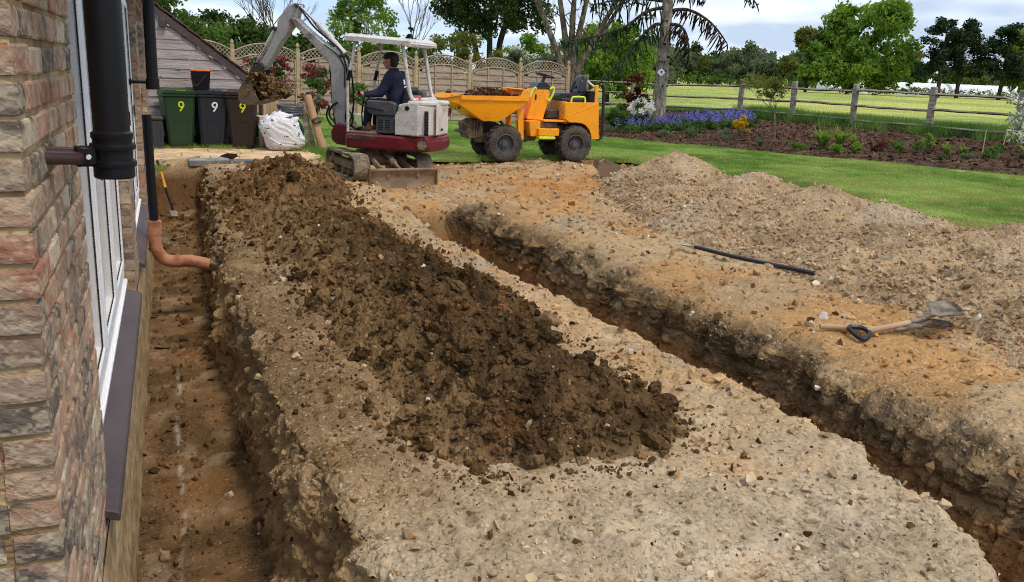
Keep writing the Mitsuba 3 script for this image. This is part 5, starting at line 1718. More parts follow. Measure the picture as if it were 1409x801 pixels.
# sapling
t = thing('sapling', 'young tree with sparse yellow green leaves before the rail fence', 'tree')
sz = bz(6.75, 23.3)
tips = []
b = branches((6.75, 23.3, sz - .05), (0, 0, 1), .75, .022, 3, np.random.default_rng(7), n=3, spread=.5, tips=tips, up=.22, shrink=.72)
add('trunk', W_(cat(b)), 'bark', t, 50)
add('crown', W_(leaves(tips, [.14] * len(tips), 900, .045, rng)), 'leaf_olive', t, False)
strap_clump('daylily', 'tall fresh green strappy clump, left one of two', 7.15, 20.8, .62, .34, 70, 'leaf_fresh', 111)
strap_clump('daylily', 'tall fresh green strappy clump, right one of two', 7.62, 20.9, .66, .36, 80, 'leaf_fresh', 112)
strap_clump('pale_clump', 'pair of pale low strappy leaves in front of the sapling', 6.0, 21.9, .26, .15, 22, 'leaf_grey', 113)
SMALL = [(6.55, 20.75, .22, .20, 'leaf_fresh', 'low round green clump left of the daylilies'), (7.2, 20.0, .24, .20, 'leaf_fresh', 'low round green clump in front of the daylilies'), (7.68, 20.2, .25, .16, 'leaf_fresh', 'low green clump under the right daylily'),
         (8.25, 20.0, .34, .22, 'leaf_copper', 'dark purple leaved plant in the bed'), (8.2, 21.6, .32, .20, 'leaf_fresh', 'light green plant before a fence post'), (8.6, 19.9, .24, .12, 'leaf_mid', 'small green plant right of the purple one'),
         (8.85, 20.7, .26, .22, 'leaf_mid', 'mid green plant behind the small one'), (9.05, 19.9, .30, .18, 'leaf_mid', 'mid green plant in the middle of the bed'), (9.55, 20.6, .40, .14, 'leaf_fresh', 'upright light green plant near the fence'),
         (9.45, 19.5, .30, .20, 'leaf_fresh', 'bushy light green plant in mid bed'), (9.0, 18.6, .12, .2, 'leaf_grey', 'flat grey plant at the front of the bed'), (9.5, 18.7, .14, .18, 'leaf_grey', 'second flat grey plant at the front of the bed'),
         (9.75, 19.35, .26, .2, 'leaf_fresh', 'yellowish green plant right of mid bed'), (10.0, 18.7, .22, .16, 'leaf_mid', 'low green plant in front of the canes'), (10.25, 18.9, .34, .16, 'leaf_mid', 'upright green plant in front of the canes'),
         (10.55, 18.3, .42, .28, 'leaf_fresh', 'wide light green plant below the canes'), (11.0, 18.4, .62, .2, 'leaf_mid', 'tall upright green plant right of the canes'), (10.75, 17.2, .24, .2, 'leaf_mid', 'low lavender-like cushion, leftmost of four'),
         (11.05, 16.9, .22, .2, 'leaf_mid', 'low lavender-like cushion, second of four'), (11.4, 17.2, .26, .2, 'leaf_mid', 'low lavender-like cushion, third of four'), (11.35, 16.6, .22, .2, 'leaf_mid', 'low lavender-like cushion nearest the lawn'),
         (5.55, 23.9, .3, .2, 'leaf_grey', 'grey green plant left of the yellow shrub'), (4.9, 24.9, .28, .26, 'leaf_grey', 'grey green plant below the bluebells'), (4.15, 25.2, .22, .25, 'leaf_grey', 'grey plant right of the conifer foot'),
         (3.3, 25.9, .26, .3, 'leaf_mid', 'green plant left of the conifer foot'), (2.75, 26.6, .25, .22, 'leaf_grey', 'grey green plant near the dumper tail'), (5.2, 25.6, .3, .3, 'leaf_mid', 'strappy green plant at the end of the bluebells')]
for i, (l, d, h, w, mt, lab) in enumerate(SMALL):
    if i in (4, 9, 12, 15, 26):
        strap_clump('bed_plant', lab, l, d, h * 1.1, w, 36, mt, 600 + i, width=.016, group_='young plants in the mulch bed')
    else:
        shrub('bed_plant', lab, l, d, h, w, mt, 260, .032, 600 + i, category='plant', z=bz(l, d) - .03, lobes=12, group_='young plants in the mulch bed', lobe=.45)
add('cane', W_(cyl((10.2, 19.4, bz(10.2, 19.4) - .1), (10.26, 19.5, bz(10.2, 19.4) + .52), .009, sides=6)), 'fence_post_mat', smooth=40, **tagd('thin bamboo cane in the bed, left one of two', 'cane'))
add('cane', W_(cyl((10.50, 19.2, bz(10.5, 19.2) - .1), (10.60, 19.3, bz(10.5, 19.2) + .52), .009, sides=6)), 'fence_post_mat', smooth=40, **tagd('thin bamboo cane in the bed, right one of two', 'cane'))
t = thing('climbing_rose', 'white flowering climber against the rightmost fence post', 'plant')
rz_ = bz(10.9, 19.3)
c = np.array([(10.98 + rng.normal() * .17, 19.6 + rng.normal() * .15, rz_ + .25 + rng.random() * 1.0) for q in range(26)])
add('foliage', W_(leaves(c, [.13] * 26, 420, .035, rng)), 'leaf_fresh', t, False)
add('blossom', W_(leaves(c + [0, -.05, .02], [.13] * 26, 420, .04, rng)), 'petal_white', t, False)
add('stems', W_(cat([tube(curve([(10.86, 19.4, rz_ - .05), (10.92, 19.5, rz_ + .35), q], 4), np.linspace(.012, .004, 9), 4) for q in c[:10]])), 'bark', t, 50)
# ---------------------------------------------------------------- mini excavator
def ext(poly, z0, z1, c=0.0):
    """polygon in plan, extruded upward, rims chamfered"""
    m = prism(poly, z0, z1, c)
    v = np.array(m.vertices)
    m.vertices = v[:, [0, 2, 1]]
    m.faces = np.array(m.faces)[:, ::-1]
    return m


def rounded(poly, r):
    g = shapely.Polygon(poly).buffer(-r, join_style='mitre').buffer(r, quad_segs=5)
    return list(g.exterior.coords)[:-1]


def paint(name, rgb, dirt, rough=.4, amount=.5):
    a, b = C3(rgb), C3(dirt)

    def fn(p, n, uv):
        k = mfbm(p.x * 6, p.y * 6, p.z * 6, 3)
        s = mnoise(p.x * 40, p.y * 40, p.z * 40)
        return mmix(mmix(a, b, msm(.48, .78, k * .75 + s * .25 + .14 * msm(1.1, .3, p.z)) * amount), b, msm(.80, .88, mnoise(p.x * 75, p.y * 75, p.z * 75)) * .7)
    prin(name, tex(fn), rough, spec=.5)
    return name


MUD = lin(150, 124, 92)
paint('paint_white', lin(206, 202, 194), lin(150, 138, 122), .4, .8)
paint('paint_grey', lin(170, 168, 164), lin(120, 108, 94), .4, .9)
paint('paint_red', lin(112, 22, 34), lin(70, 34, 30), .35, .8)
paint('paint_charcoal', lin(70, 74, 80), lin(110, 98, 84), .5, .5)
paint('rubber_muddy', lin(92, 84, 74), lin(150, 132, 106), .8, .9)
paint('tyre_rubber', lin(42, 42, 43), lin(104, 92, 76), .75, .55)
paint('steel_dark', lin(58, 52, 48), MUD, .6, .7)
paint('steel_muddy', lin(112, 94, 76), lin(150, 126, 98), .7, .8)
paint('paint_orange', lin(255, 166, 8), lin(204, 140, 50), .35, .4)
paint('paint_tan', lin(206, 150, 70), lin(140, 104, 66), .5, .9)
prin('lime_yellow', lin(212, 232, 62), .4)
prin('chrome', (.7, .7, .7), .2, metallic=1.0)
prin('vinyl_black', (.016, .016, .019), .35)
ax = math.radians(17.5)


def frame2(org, f):
    M = np.eye(4)
    M[:2, 0], M[:2, 1], M[:2, 3] = f, (-f[1], f[0]), org
    return LD @ M


EXM = frame2((-2.11, 13.06), (-math.cos(ax), math.sin(ax)))
au = math.radians(28)
EUM = frame2((-2.08, 13.08), (math.sin(au), -math.cos(au)))
X = lambda m: place(m, EXM)
U = lambda m: place(m, EUM)
ex = thing('mini_excavator', 'dirty white and dark red mini digger with a canopy, arm raised to the left', 'excavator')
# undercarriage
gz = .0
for s in (-1, 1):
    L, R, w, y0 = .55, .185, .23, s * .47
    a1, a2 = np.linspace(math.pi / 2, -math.pi / 2, 13), np.linspace(-math.pi / 2, -3 * math.pi / 2, 13)
    outer = [(L + R * math.cos(a), R + R * math.sin(a)) for a in a1] + [(-L + R * math.cos(a), R + R * math.sin(a)) for a in a2]
    g = shapely.Polygon(outer).difference(shapely.Polygon(outer).buffer(-.035))
    belt = trimesh.creation.extrude_polygon(g, w, engine='earcut')
    v = np.array(belt.vertices)
    belt.vertices = np.c_[v[:, 0], y0 - w / 2 + v[:, 2], v[:, 1] + gz]
    belt.faces = np.array(belt.faces)[:, ::-1]
    tk = add('track', U(belt), 'rubber_muddy', ex, 30)
    ring_ = shapely.LinearRing(outer)
    lugs = []
    n = 40
    for q in range(n):
        d = ring_.length * q / n
        p, p2 = ring_.interpolate(d), ring_.interpolate(d + .01)
        tx, tz = p2.x - p.x, p2.y - p.y
        ang = math.degrees(math.atan2(tz, tx))
        for sd in (-1, 1):
            b = box((.042, w * .46, .026), (0, 0, .010), .006, rz=sd * 14)
            M = rotm((0, 1, 0), -ang)
            M[:3, 3] = (p.x, y0 + sd * w * .25, p.y + gz)
            off = 0.5 * sd * .02
            lugs.append(place(b, M @ trimesh.transformations.translation_matrix([off, 0, 0]) @ rotm((1, 0, 0), 180)))
    scene[numbered(tk + '__lugs')] = mikit.ply(U(cat(lugs)), 'rubber_muddy', smooth=30)
    labels[tk + '__lugs'] = {'kind': 'stuff'}
    for x, r in ((L, .135), (-L, .13)):
        scene[numbered(tk + '__sprocket')] = mikit.ply(U(lathe([(.0, -.09), (.06, -.09), (.07, -.07), (r, -.05), (r, .05), (.07, .07), (.06, .09), (0, .09)], 18, (x, y0, R + gz), (0, 1, 0))), 'steel_dark', smooth=30)
    for x in (-.3, 0, .3):
        scene[numbered(tk + '__roller')] = mikit.ply(U(lathe([(0, -.08), (.055, -.08), (.055, .08), (0, .08)], 12, (x, y0, .085 + gz), (0, 1, 0))), 'steel_dark', smooth=30)
    scene[numbered(tk + '__frame')] = mikit.ply(U(box((1.0, .12, .13), (0, y0, R + .01 + gz), .02)), 'steel_muddy', smooth=30)
add('chassis', U(cat(box((.62, .72, .16), (0, 0, .27 + gz), .03), hull([(a * .3, b * .36, .22) for a in (-1, 1) for b in (-1, 1)] + [(a * .24, b * .24, .38) for a in (-1, 1) for b in (-1, 1)]))), 'steel_dark', ex, 30)
add('slew_ring', U(lathe([(0, .36), (.27, .36), (.27, .43), (0, .43)], 32)), 'steel_dark', ex, 30)
for s in (-1, 1):
    add('blade_arm', U(tube([(.25, s * .20, .30), (.70, s * .22, .20), (1.10, s * .22, .14)], [.035, .032, .03], 6, flat=1.4)), 'steel_muddy', ex, 40)
add('blade_ram', U(cat(cyl((.30, 0, .36), (.72, 0, .27), .045), cyl((.70, 0, .275), (1.08, 0, .17), .022))), 'steel_muddy', ex, 40)
for s in (-1, 1):
    add('hose', U(tube(curve([(.22, s * .07, .40), (.40, s * .13, .45), (.55, s * .11, .36), (.62, s * .05, .30)], 5), .012, 6)), 'black_plastic', ex, 50)
bp = [(x_, z_ - .085) for x_, z_ in [(1.10, .30), (1.06, .24), (1.05, .13), (1.08, .04), (1.13, -.02), (1.15, -.02), (1.10, .05), (1.07, .13), (1.08, .23), (1.13, .30)]]
add('blade', U(cat(prism(bp, -.49, .49, 0), cyl((1.115, -.49, .215), (1.115, .49, .215), .022, sides=10), box((.10, .016, .34), (1.09, .492, .065), .003), box((.10, .016, .34), (1.09, -.492, .065), .003))), 'steel_muddy', ex, 30, label='muddy dozer blade')
# revolving platform
plan = rounded([(.27, .49), (-.62, .50), (-1.02, .40), (-1.10, 0), (-1.02, -.40), (-.62, -.50), (.27, -.49)], .10)
add('platform', X(ext(plan, .435, .645, .03)), 'paint_red', ex, 30, label='dark red platform skirt')
add('counterweight', X(ext(rounded([(-.78, .475), (-1.03, .40), (-1.115, 0), (-1.03, -.40), (-.78, -.475)], .08), .47, .60, .02)), 'paint_red', ex, 30)
add('exhaust_plug', X(lathe([(0, 0), (.06, 0), (.07, .02), (.05, .03), (0, .03)], 16, (-.93, .425, .53), (-.5, .86, 0))), 'steel_dark', ex, 30)
add('step_pad', X(box((.46, .012, .055), (-.02, .492, .60), .004)), 'steel_dark', ex, 30)
add('floor', X(ext([(.25, .44), (-.24, .44), (-.24, -.44), (.25, -.44)], .648, .668, .004)), 'steel_muddy', ex, 30)
side = [(-.545, .662), (-.545, .93), (-.645, 1.09), (-.70, 1.105), (-.90, 1.105), (-.90, .662)]
add('side_panel', X(prism(side, .455, .485, .008)), 'paint_white', ex, 30)
add('engine_cover', X(cat(ext(rounded([(-.56, .45), (-.90, .45), (-1.02, .34), (-1.055, 0), (-1.02, -.34), (-.90, -.46), (-.56, -.46)], .06), .65, 1.085, .025))), 'paint_white', ex, 30)
add('engine_lid', X(ext(rounded([(-.70, .44), (-.92, .43), (-1.04, .34), (-1.075, 0), (-1.04, -.34), (-.90, -.44), (-.70, -.44)], .05), 1.07, 1.135, .02)), 'paint_white', ex, 30)
lv = [box((.022, .17, .020), (-.982, .408, .695 + .040 * q), .004, rz=48) for q in range(8)]
add('vent', X(cat(box((.012, .18, .34), (-.968, .396, .835), 0, rz=48), lv)), 'black_plastic', ex, 30)
add('rear_door', X(cat(box((.015, .40, .42), (-1.056, .06, .88), .006, rz=7))), 'paint_white', ex, 30, label='dirty white rear door')
add('rear_door_latch', X(cat(box((.02, .05, .03), (-1.07, .02, .74), .004), box((.02, .05, .03), (-1.07, .20, 1.02), .004))), 'black_plastic', ex, 30)
add('filler_cap', X(lathe([(0, 0), (.032, 0), (.032, .012), (.02, .016), (0, .016)], 16, (-.735, .484, 1.035), (0, 1, 0))), 'black_plastic', ex, 30)
add('warning_sticker', X(box((.012, .12, .06), (-.80, .30, 1.18), .002, rz=90)), prin('sticker_red', lin(214, 120, 112), .5), ex, 30)
sb = add('seat_box', X(box((.31, .86, .25), (-.375, 0, .79), .015)), 'paint_charcoal', ex, 30, label='grey seat box with louvres')
scene[numbered(sb + '__louvre')] = mikit.ply(X(cat([box((.075, .008, .012), (-.30 - .11 * b, .432, .85 - .033 * a), .002) for a in range(5) for b in range(2)])), 'black_plastic', smooth=False)
con = rounded([(-.08, 1.12), (-.10, .95), (-.20, .915), (-.53, .915), (-.53, 1.09), (-.46, 1.115)], .03)
for y in (.36, -.44):
    add('console', X(prism(con, y, y + .09, .015)), 'paint_charcoal', ex, 30)
add('console_bar', X(tube([(-.02, .462, 1.06), (-.12, .462, 1.03), (-.36, .462, .99)], .011, 8)), 'dark_plastic', ex, 40)
for y in (.40, -.40):
    add('lever', X(cat(cyl((-.02, y, 1.10), (.05, y, 1.21), .010, sides=8), ball((.055, y, 1.225), .022, 2, (1, 1, 1.5)))), 'black_plastic', ex, 40)
for y in (.08, -.08):
    add('travel_lever', X(tube([(.16, y, .66), (.18, y, .90), (.14, y, 1.14)], [.011, .011, .014], 8)), 'black_plastic', ex, 40)
for y in (.22, -.22):
    add('pedal', X(box((.12, .09, .012), (.17, y, .70), .003, ry=20)), 'black_plastic', ex, 30)
add('seat', X(cat(box((.40, .42, .10), (-.34, 0, .945), .04), moved(box((.10, .42, .36), (0, 0, .18), .04), (-.52, 0, .96), ry=-10))), 'vinyl_black', ex, 30)
add('battery_box', X(box((.11, .14, .16), (-.66, -.18, 1.18), .015)), 'paint_charcoal', ex, 30)
# canopy
rp = []
for x, z in ((.24, 1.925), (-.76, 1.872)):
    rp += [(x, y, z + dz) for y in (-.475, .475) for dz in (0, .06)]
    rp += [(x + (-.05 if x > 0 else .05), y, z + .10) for y in (-.41, .41)]
add('canopy', X(cat(hull(rp), hull([(-.70, y, 1.965) for y in (-.36, .36)] + [(-.78, y, 1.90) for y in (-.44, .44)] + [(.15, y, 2.02) for y in (-.36, .36)] + [(-.70, y, 1.86) for y in (-.4, .4)]))), 'paint_white', ex, 30, label='off-white canopy roof')
for y in (.42, -.42):
    add('front_post', X(tube(curve([(.10, y, 1.93), (.14, y, 1.70), (.21, y, 1.44), (.225, y, 1.2), (.225, y, .66)], 5), .021, 10)), 'paint_white', ex, 40)
    add('post_joint', X(cyl((.18, y, 1.52), (.216, y, 1.38), .028)), 'black_plastic', ex, 40)
for y in (.37, -.37):
    add('rear_post', X(tube(curve([(-.60, y, 1.90), (-.64, y, 1.70), (-.70, y, 1.35), (-.74, y, 1.19), (-.80, y * .96, 1.135)], 5), .028, 12)), 'paint_white', ex, 40)
add('rear_crossbar', X(cyl((-.80, .35, 1.15), (-.80, -.35, 1.15), .026)), 'paint_white', ex, 40)
# swing bracket, boom, arm, bucket
nose = rounded([(.22, .46), (.44, .43), (.58, .44), (.66, .50), (.67, .62), (.60, .74), (.44, .74), (.22, .62)], .03)
add('swing_bracket', X(cat(prism(nose, .05, .13, .012), prism(nose, -.13, -.05, .012), prism(rounded([(.2, .45), (.5, .45), (.5, .66), (.2, .66)], .02), -.051, .051, 0))), 'paint_red', ex, 30)
boomp = [(.60, .66), (.68, 1.02), (.69, 1.48), (.725, 1.60), (.88, 1.755), (1.12, 1.985), (1.31, 2.145), (1.35, 2.19), (1.33, 2.23), (1.26, 2.235), (1.08, 2.09), (.80, 1.885), (.575, 1.745), (.495, 1.67), (.445, 1.55), (.44, 1.26), (.47, 1.0), (.47, .66)]
add('boom', X(prism(boomp, -.075, .075, .012)), 'paint_grey', ex, 30, label='pale grey boom')
bk = numbered('mini_excavator__boom__edge_plate')
scene[bk] = mikit.ply(X(cat(prism([(.445, 1.26), (.44, 1.55), (.49, 1.66), (.57, 1.745), (.79, 1.88), (.78, 1.865), (.58, 1.725), (.515, 1.648), (.465, 1.54), (.47, 1.26)], .076, .083), box((.05, .17, .05), (.52, 0, 1.72), .01))), 'steel_dark', smooth=False)
armp = [(1.19, 2.40), (1.23, 2.44), (1.30, 2.435), (1.42, 2.38), (1.58, 2.17), (1.585, 2.08), (1.72, 1.82), (1.90, 1.55), (1.885, 1.485), (1.83, 1.465), (1.785, 1.51), (1.53, 1.87), (1.33, 2.10), (1.26, 2.19)]
add('arm', X(prism(armp, -.062, .062, .010)), 'paint_grey', ex, 30, label='pale grey dipper arm')
for nm, p in (('boom_pin', (1.31, 2.185)), ('arm_pin', (1.235, 2.405)), ('bucket_pin', (1.855, 1.505)), ('ram_pin', (1.615, 2.07)), ('foot_pin', (.54, .72))):
    add(nm, X(cyl((p[0], -.105, p[1]), (p[0], .105, p[1]), .03)), 'steel_dark', ex, 40)
add('arm_ram', X(cat(cyl((.49, 0, 1.745), (.93, 0, 2.155), .042))), 'paint_white', ex, 40)
add('arm_ram_rod', X(cyl((.92, 0, 2.145), (1.235, 0, 2.41), .020)), 'chrome', ex, 40)
add('bucket_ram', X(cyl((1.62, 0, 2.09), (1.80, 0, 1.83), .038)), 'paint_white', ex, 40)
add('bucket_ram_rod', X(cyl((1.79, 0, 1.84), (1.985, 0, 1.575), .019)), 'chrome', ex, 40)
add('boom_ram', X(cat(cyl((.64, 0, .72), (.70, 0, 1.20), .036), cyl((.70, 0, 1.2), (.735, 0, 1.56), .02))), 'black_plastic', ex, 40)
for s in (-1, 1):
    add('bucket_link', X(tube([(1.985, s * .07, 1.575), (1.86, s * .07, 1.56), (1.80, s * .07, 1.50)], .022, 6)), 'steel_dark', ex, 40)
    add('bucket_link', X(tube([(1.985, s * .06, 1.575), (2.06, s * .06, 1.44), (2.0, s * .06, 1.36)], .022, 6)), 'steel_dark', ex, 40)
for pts, y in (([(1.22, 2.40), (1.10, 2.26), (.95, 2.10), (.75, 1.95), (.55, 1.80), (.46, 1.62), (.40, 1.3), (.44, .95), (.50, .7)], .05), ([(1.20, 2.36), (1.07, 2.24), (.93, 2.08), (.73, 1.93), (.52, 1.77), (.43, 1.55), (.38, 1.2), (.40, .9), (.48, .7)], -.05),
               ([(.70, 1.0), (.75, .85), (.68, .72), (.58, .68)], .10), ([(.56, 1.05), (.66, .98), (.70, .86), (.60, .75)], .11), ([(.40, .95), (.32, .85), (.36, .72), (.5, .68)], .09)):
    add('hose', X(tube(curve([(a, y, b) for a, b in pts], 5), .014, 6)), 'black_plastic', ex, 50)
buck = [(2.03, 1.36), (2.13, 1.27), (2.215, 1.14), (2.22, 1.02), (2.16, .955), (2.03, .94), (1.80, 1.0), (1.60, 1.075), (1.60, 1.09), (1.80, 1.03), (2.03, .97), (2.14, .985), (2.19, 1.03), (2.185, 1.13), (2.11, 1.245), (2.01, 1.33), (1.97, 1.36)]
inside = [(2.03, 1.36), (2.13, 1.27), (2.215, 1.14), (2.22, 1.02), (2.16, .955), (2.03, .94), (1.84, .995), (1.90, 1.10), (1.96, 1.22), (1.98, 1.36)]
bu = add('bucket', X(cat(prism(buck, -.17, .17), prism(inside, .17, .185, .003), prism(inside, -.185, -.17, .003))), 'steel_muddy', ex, 30, label='muddy digging bucket')
scene[numbered(bu + '__ear')] = mikit.ply(X(cat([prism([(1.80, 1.46), (1.90, 1.56), (2.06, 1.44), (2.08, 1.33), (1.90, 1.33)], y, y + .02) for y in (-.10, .08)])), 'steel_dark', smooth=False)
for q in range(4):
    scene[numbered(bu + '__tooth')] = mikit.ply(X(hull([(1.62, -.15 + .1 * q + a, 1.07 + b) for a in (-.025, .025) for b in (-.012, .02)] + [(1.52, -.15 + .1 * q + a, 1.115) for a in (-.015, .015)])), 'steel_dark', smooth=False)


# ---------------------------------------------------------------- loads of soil carried by the machines
def load_of_soil(name, label, M, spans, n, rmin, rmax, seed, cols, holder=None):
    r = np.random.default_rng(seed)
    pos = spans(r, n)
    rad = rmin + (rmax - rmin) * r.random(n) ** 2.2
    R = rand_rot(n, r) * rad[:, None, None]
    pts = np.c_[pos, np.ones(n)] @ M.T
    w = r.integers(4, 8, n)
    parts, cl = [], []
    for k in range(4, 8):
        s = w == k
        parts.append(copies(LUMPS[k], R[s], pts[s, :3]))
        cl.append(np.repeat(np.asarray(cols)[r.integers(0, len(cols), s.sum())] * r.uniform(.7, 1.3, (s.sum(), 1)), len(LUMPS[k].vertices), 0))
    add(name, merge(parts), 'soil_dark', smooth=False, color=np.vstack(cl), label=label, category='earth', kind='stuff')


def bucket_spans(r, n):
    x = r.uniform(1.46, 2.14, n)
    t = r.random(n) ** .7
    top = np.interp(x, [1.5, 1.7, 1.85, 2.0, 2.14], [1.20, 1.36, 1.45, 1.42, 1.22])
    bot = np.interp(x, [1.5, 1.62, 1.8, 2.03, 2.14], [1.10, 1.06, 1.03, .99, 1.03])
    return np.c_[x, r.uniform(-.19, .20, n) * np.interp(x, [1.5, 1.62], [.8, 1.0]), bot + (top - bot) * t]


load_of_soil('bucket_soil', 'dark wet earth heaped in the raised digger bucket', EXM, bucket_spans, 700, .012, .055, 3, [lin(112, 86, 58), lin(84, 64, 42), lin(136, 106, 70), lin(160, 130, 92)])

# ---------------------------------------------------------------- the driver
def flesh(bones, size=.03, smooth=12):
    parts = []
    for a, b, ra, rb in bones:
        sp = []
        for c, r in ((a, ra), (b, rb)):
            r = np.broadcast_to(np.asarray(r, float), (3,))
            sp.append(manifold3d.Manifold.sphere(1.0, 14).scale([float(q) for q in r]).translate([float(q) for q in c]))
        parts.append(manifold3d.Manifold.batch_hull(sp))
    m = manifold3d.Manifold.batch_boolean(parts, manifold3d.OpType.Add).refine_to_length(size).to_mesh()
    t = trimesh.Trimesh(m.vert_properties[:, :3], m.tri_verts, process=True)
    trimesh.smoothing.filter_taubin(t, .5, .53, smooth)
    return t


prin('skin', lin(196, 140, 116), .5)
prin('navy_cloth', tex(lambda p, n, uv: mmix(C3(lin(24, 30, 52)), C3(lin(38, 44, 68)), mfbm(p.x * 9, p.y * 9, p.z * 9, 3))), .85, sheen=.4)
prin('navy_trousers', lin(24, 27, 42), .9)
prin('hair_dark', tex(lambda p, n, uv: C3(lin(30, 24, 22)) * (.6 + .8 * mnoise(p.x * 90, p.y * 90, p.z * 30))), .6)
prin('boot_leather', lin(124, 92, 62), .7)
pe = thing('person', 'dark-haired driver in a navy jacket sitting in the digger, looking down to the left', 'person')
SH, EL, HA = [(-.34, s * .19, 1.46) for s in (1, -1)], [(-.22, s * .27, 1.22) for s in (1, -1)], [(.00, s * .36, 1.19) for s in (1, -1)]
HIP, KN, AN = [(-.36, s * .10, 1.03) for s in (1, -1)], [(.02, s * .14, 1.06) for s in (1, -1)], [(.06, s * .15, .75) for s in (1, -1)]
head_c = np.array([-.245, 0, 1.66])
body = [((-.30, 0, 1.50), (-.27, 0, 1.60), .058, .055), (head_c + [-.01, 0, .025], head_c + [.015, 0, .0], (.096, .078, .10), (.085, .072, .10)), (head_c + [.03, 0, -.06], head_c + [.045, 0, -.085], (.06, .055, .05), (.04, .04, .03)),
        (head_c + [.092, 0, .005], head_c + [.112, 0, -.025], .012, .016), (head_c + [-.005, .078, -.015], head_c + [-.015, .085, .02], (.018, .01, .025), (.02, .008, .02)), (head_c + [-.005, -.078, -.015], head_c + [-.015, -.085, .02], (.018, .01, .025), (.02, .008, .02)),
        (head_c + [.085, .03, .032], head_c + [.085, -.03, .032], .014, .014), (head_c + [.088, .018, -.055], head_c + [.088, -.018, -.055], .011, .011),
        ((-.36, 0, 1.03), (-.33, 0, 1.30), (.11, .14, .10), (.11, .15, .1)), ((-.33, 0, 1.3), (-.31, 0, 1.46), (.10, .15, .1), (.07, .13, .06))]
for i, s in enumerate((1, -1)):
    body += [(SH[i], EL[i], .05, .042), (EL[i], HA[i], .042, .028), (HIP[i], KN[i], .075, .055), (KN[i], AN[i], .05, .035)]
    h = np.array(HA[i])
    body += [(h + [-.01, 0, 0], h + [.05, -.01 * s, .02], (.03, .038, .026), (.028, .040, .024))]
    for f in range(4):      # fingers curled round the lever knob
        y = .028 - .018 * f
        k0, k1, k2 = h + [.065, y, .035 - .004 * f], h + [.095, y, .028 - .006 * f], h + [.098, y, .004 - .004 * f]
        body += [(h + [.045, y, .028], k0, .010, .010), (k0, k1, .010, .009), (k1, k2, .009, .008)]
    body += [(h + [.02, -.03 * s, .01], h + [.06, -.045 * s, .0], .012, .010), (h + [.06, -.045 * s, .0], h + [.085, -.03 * s, -.005], .010, .009)]
add('body', X(flesh(body, .018, 6)), 'skin', pe, True)
jac = [((-.37, 0, 1.00), (-.35, 0, 1.22), (.15, .19, .09), (.155, .19, .1)), ((-.35, 0, 1.22), (-.33, 0, 1.43), (.155, .19, .1), (.12, .19, .08)), ((-.33, .17, 1.45), (-.33, -.17, 1.45), (.085, .07, .07), (.085, .07, .07)), ((-.31, 0, 1.50), (-.295, 0, 1.545), (.085, .08, .04), (.075, .072, .03)), ((-.42, 0, 1.36), (-.40, 0, 1.2), (.07, .15, .1), (.08, .15, .1))]
for i in range(2):
    e = np.array(EL[i])
    h = np.array(HA[i])
    jac += [(SH[i], e, .085, .066), (e, e + (h - e) * .88, .064, .044)]
jm = flesh(jac, .028, 5)
v = np.array(jm.vertices)
jm.vertices = v + np.array(jm.vertex_normals) * ((nz(v[:, 0], v[:, 1], v[:, 2], 11, 3, 5) - .5) * .03)[:, None]
add('jacket', X(jm), 'navy_cloth', pe, True, label='navy blue jacket with a small white back print')
add('jacket_print', X(cat(moved(box((.004, .05, .07), (0, 0, 0), .001), (-.492, .06, 1.38), ry=8), moved(box((.004, .09, .03), (0, 0, 0), .001), (-.494, .02, 1.31), ry=4))), 'vinyl_white', pe, False)
tr = [((-.38, 0, 1.0), (-.34, 0, 1.02), (.14, .17, .10), (.13, .17, .10))]
for i in range(2):
    a = np.array(AN[i])
    tr += [(HIP[i], KN[i], .10, .075), (KN[i], a + [0, 0, .02], .072, .058)]
add('trousers', X(flesh(tr, .03, 5)), 'navy_trousers', pe, True)
for i in range(2):
    a = np.array(AN[i])
    add('boot', X(flesh([(a + [-.02, 0, .03], a + [-.02, 0, -.03], .05, .046), (a + [-.03, 0, -.045], a + [.15, 0, -.055], (.05, .042, .035), (.045, .042, .028))], .02, 4)), 'boot_leather', pe, True)
hc = [(head_c + [-.035, 0, .045], head_c + [.03, 0, .065], (.095, .088, .09), (.075, .08, .065)), (head_c + [-.06, 0, 0], head_c + [-.05, 0, -.05], (.06, .078, .07), (.05, .068, .05)), (head_c + [.05, 0, .09], head_c + [.078, 0, .068], (.045, .07, .03), (.03, .06, .025))]
add('hair', X(flesh(hc, .015, 4)), 'hair_dark', pe, True)

# ---------------------------------------------------------------- dumper
bx = math.radians(21)
DUM = frame2((.255, 16.33), (-math.cos(bx), -math.sin(bx)))
Dp = lambda m: place(m, DUM)
du = thing('site_dumper', 'bright orange wheeled dumper with a front skip and black seat', 'dumper')


def man(m):
    return manifold3d.Manifold(manifold3d.Mesh(np.asarray(m.vertices, np.float32), np.asarray(m.faces, np.uint32)))


def unman(m):
    q = m.to_mesh()
    return trimesh.Trimesh(q.vert_properties[:, :3], q.tri_verts, process=False)


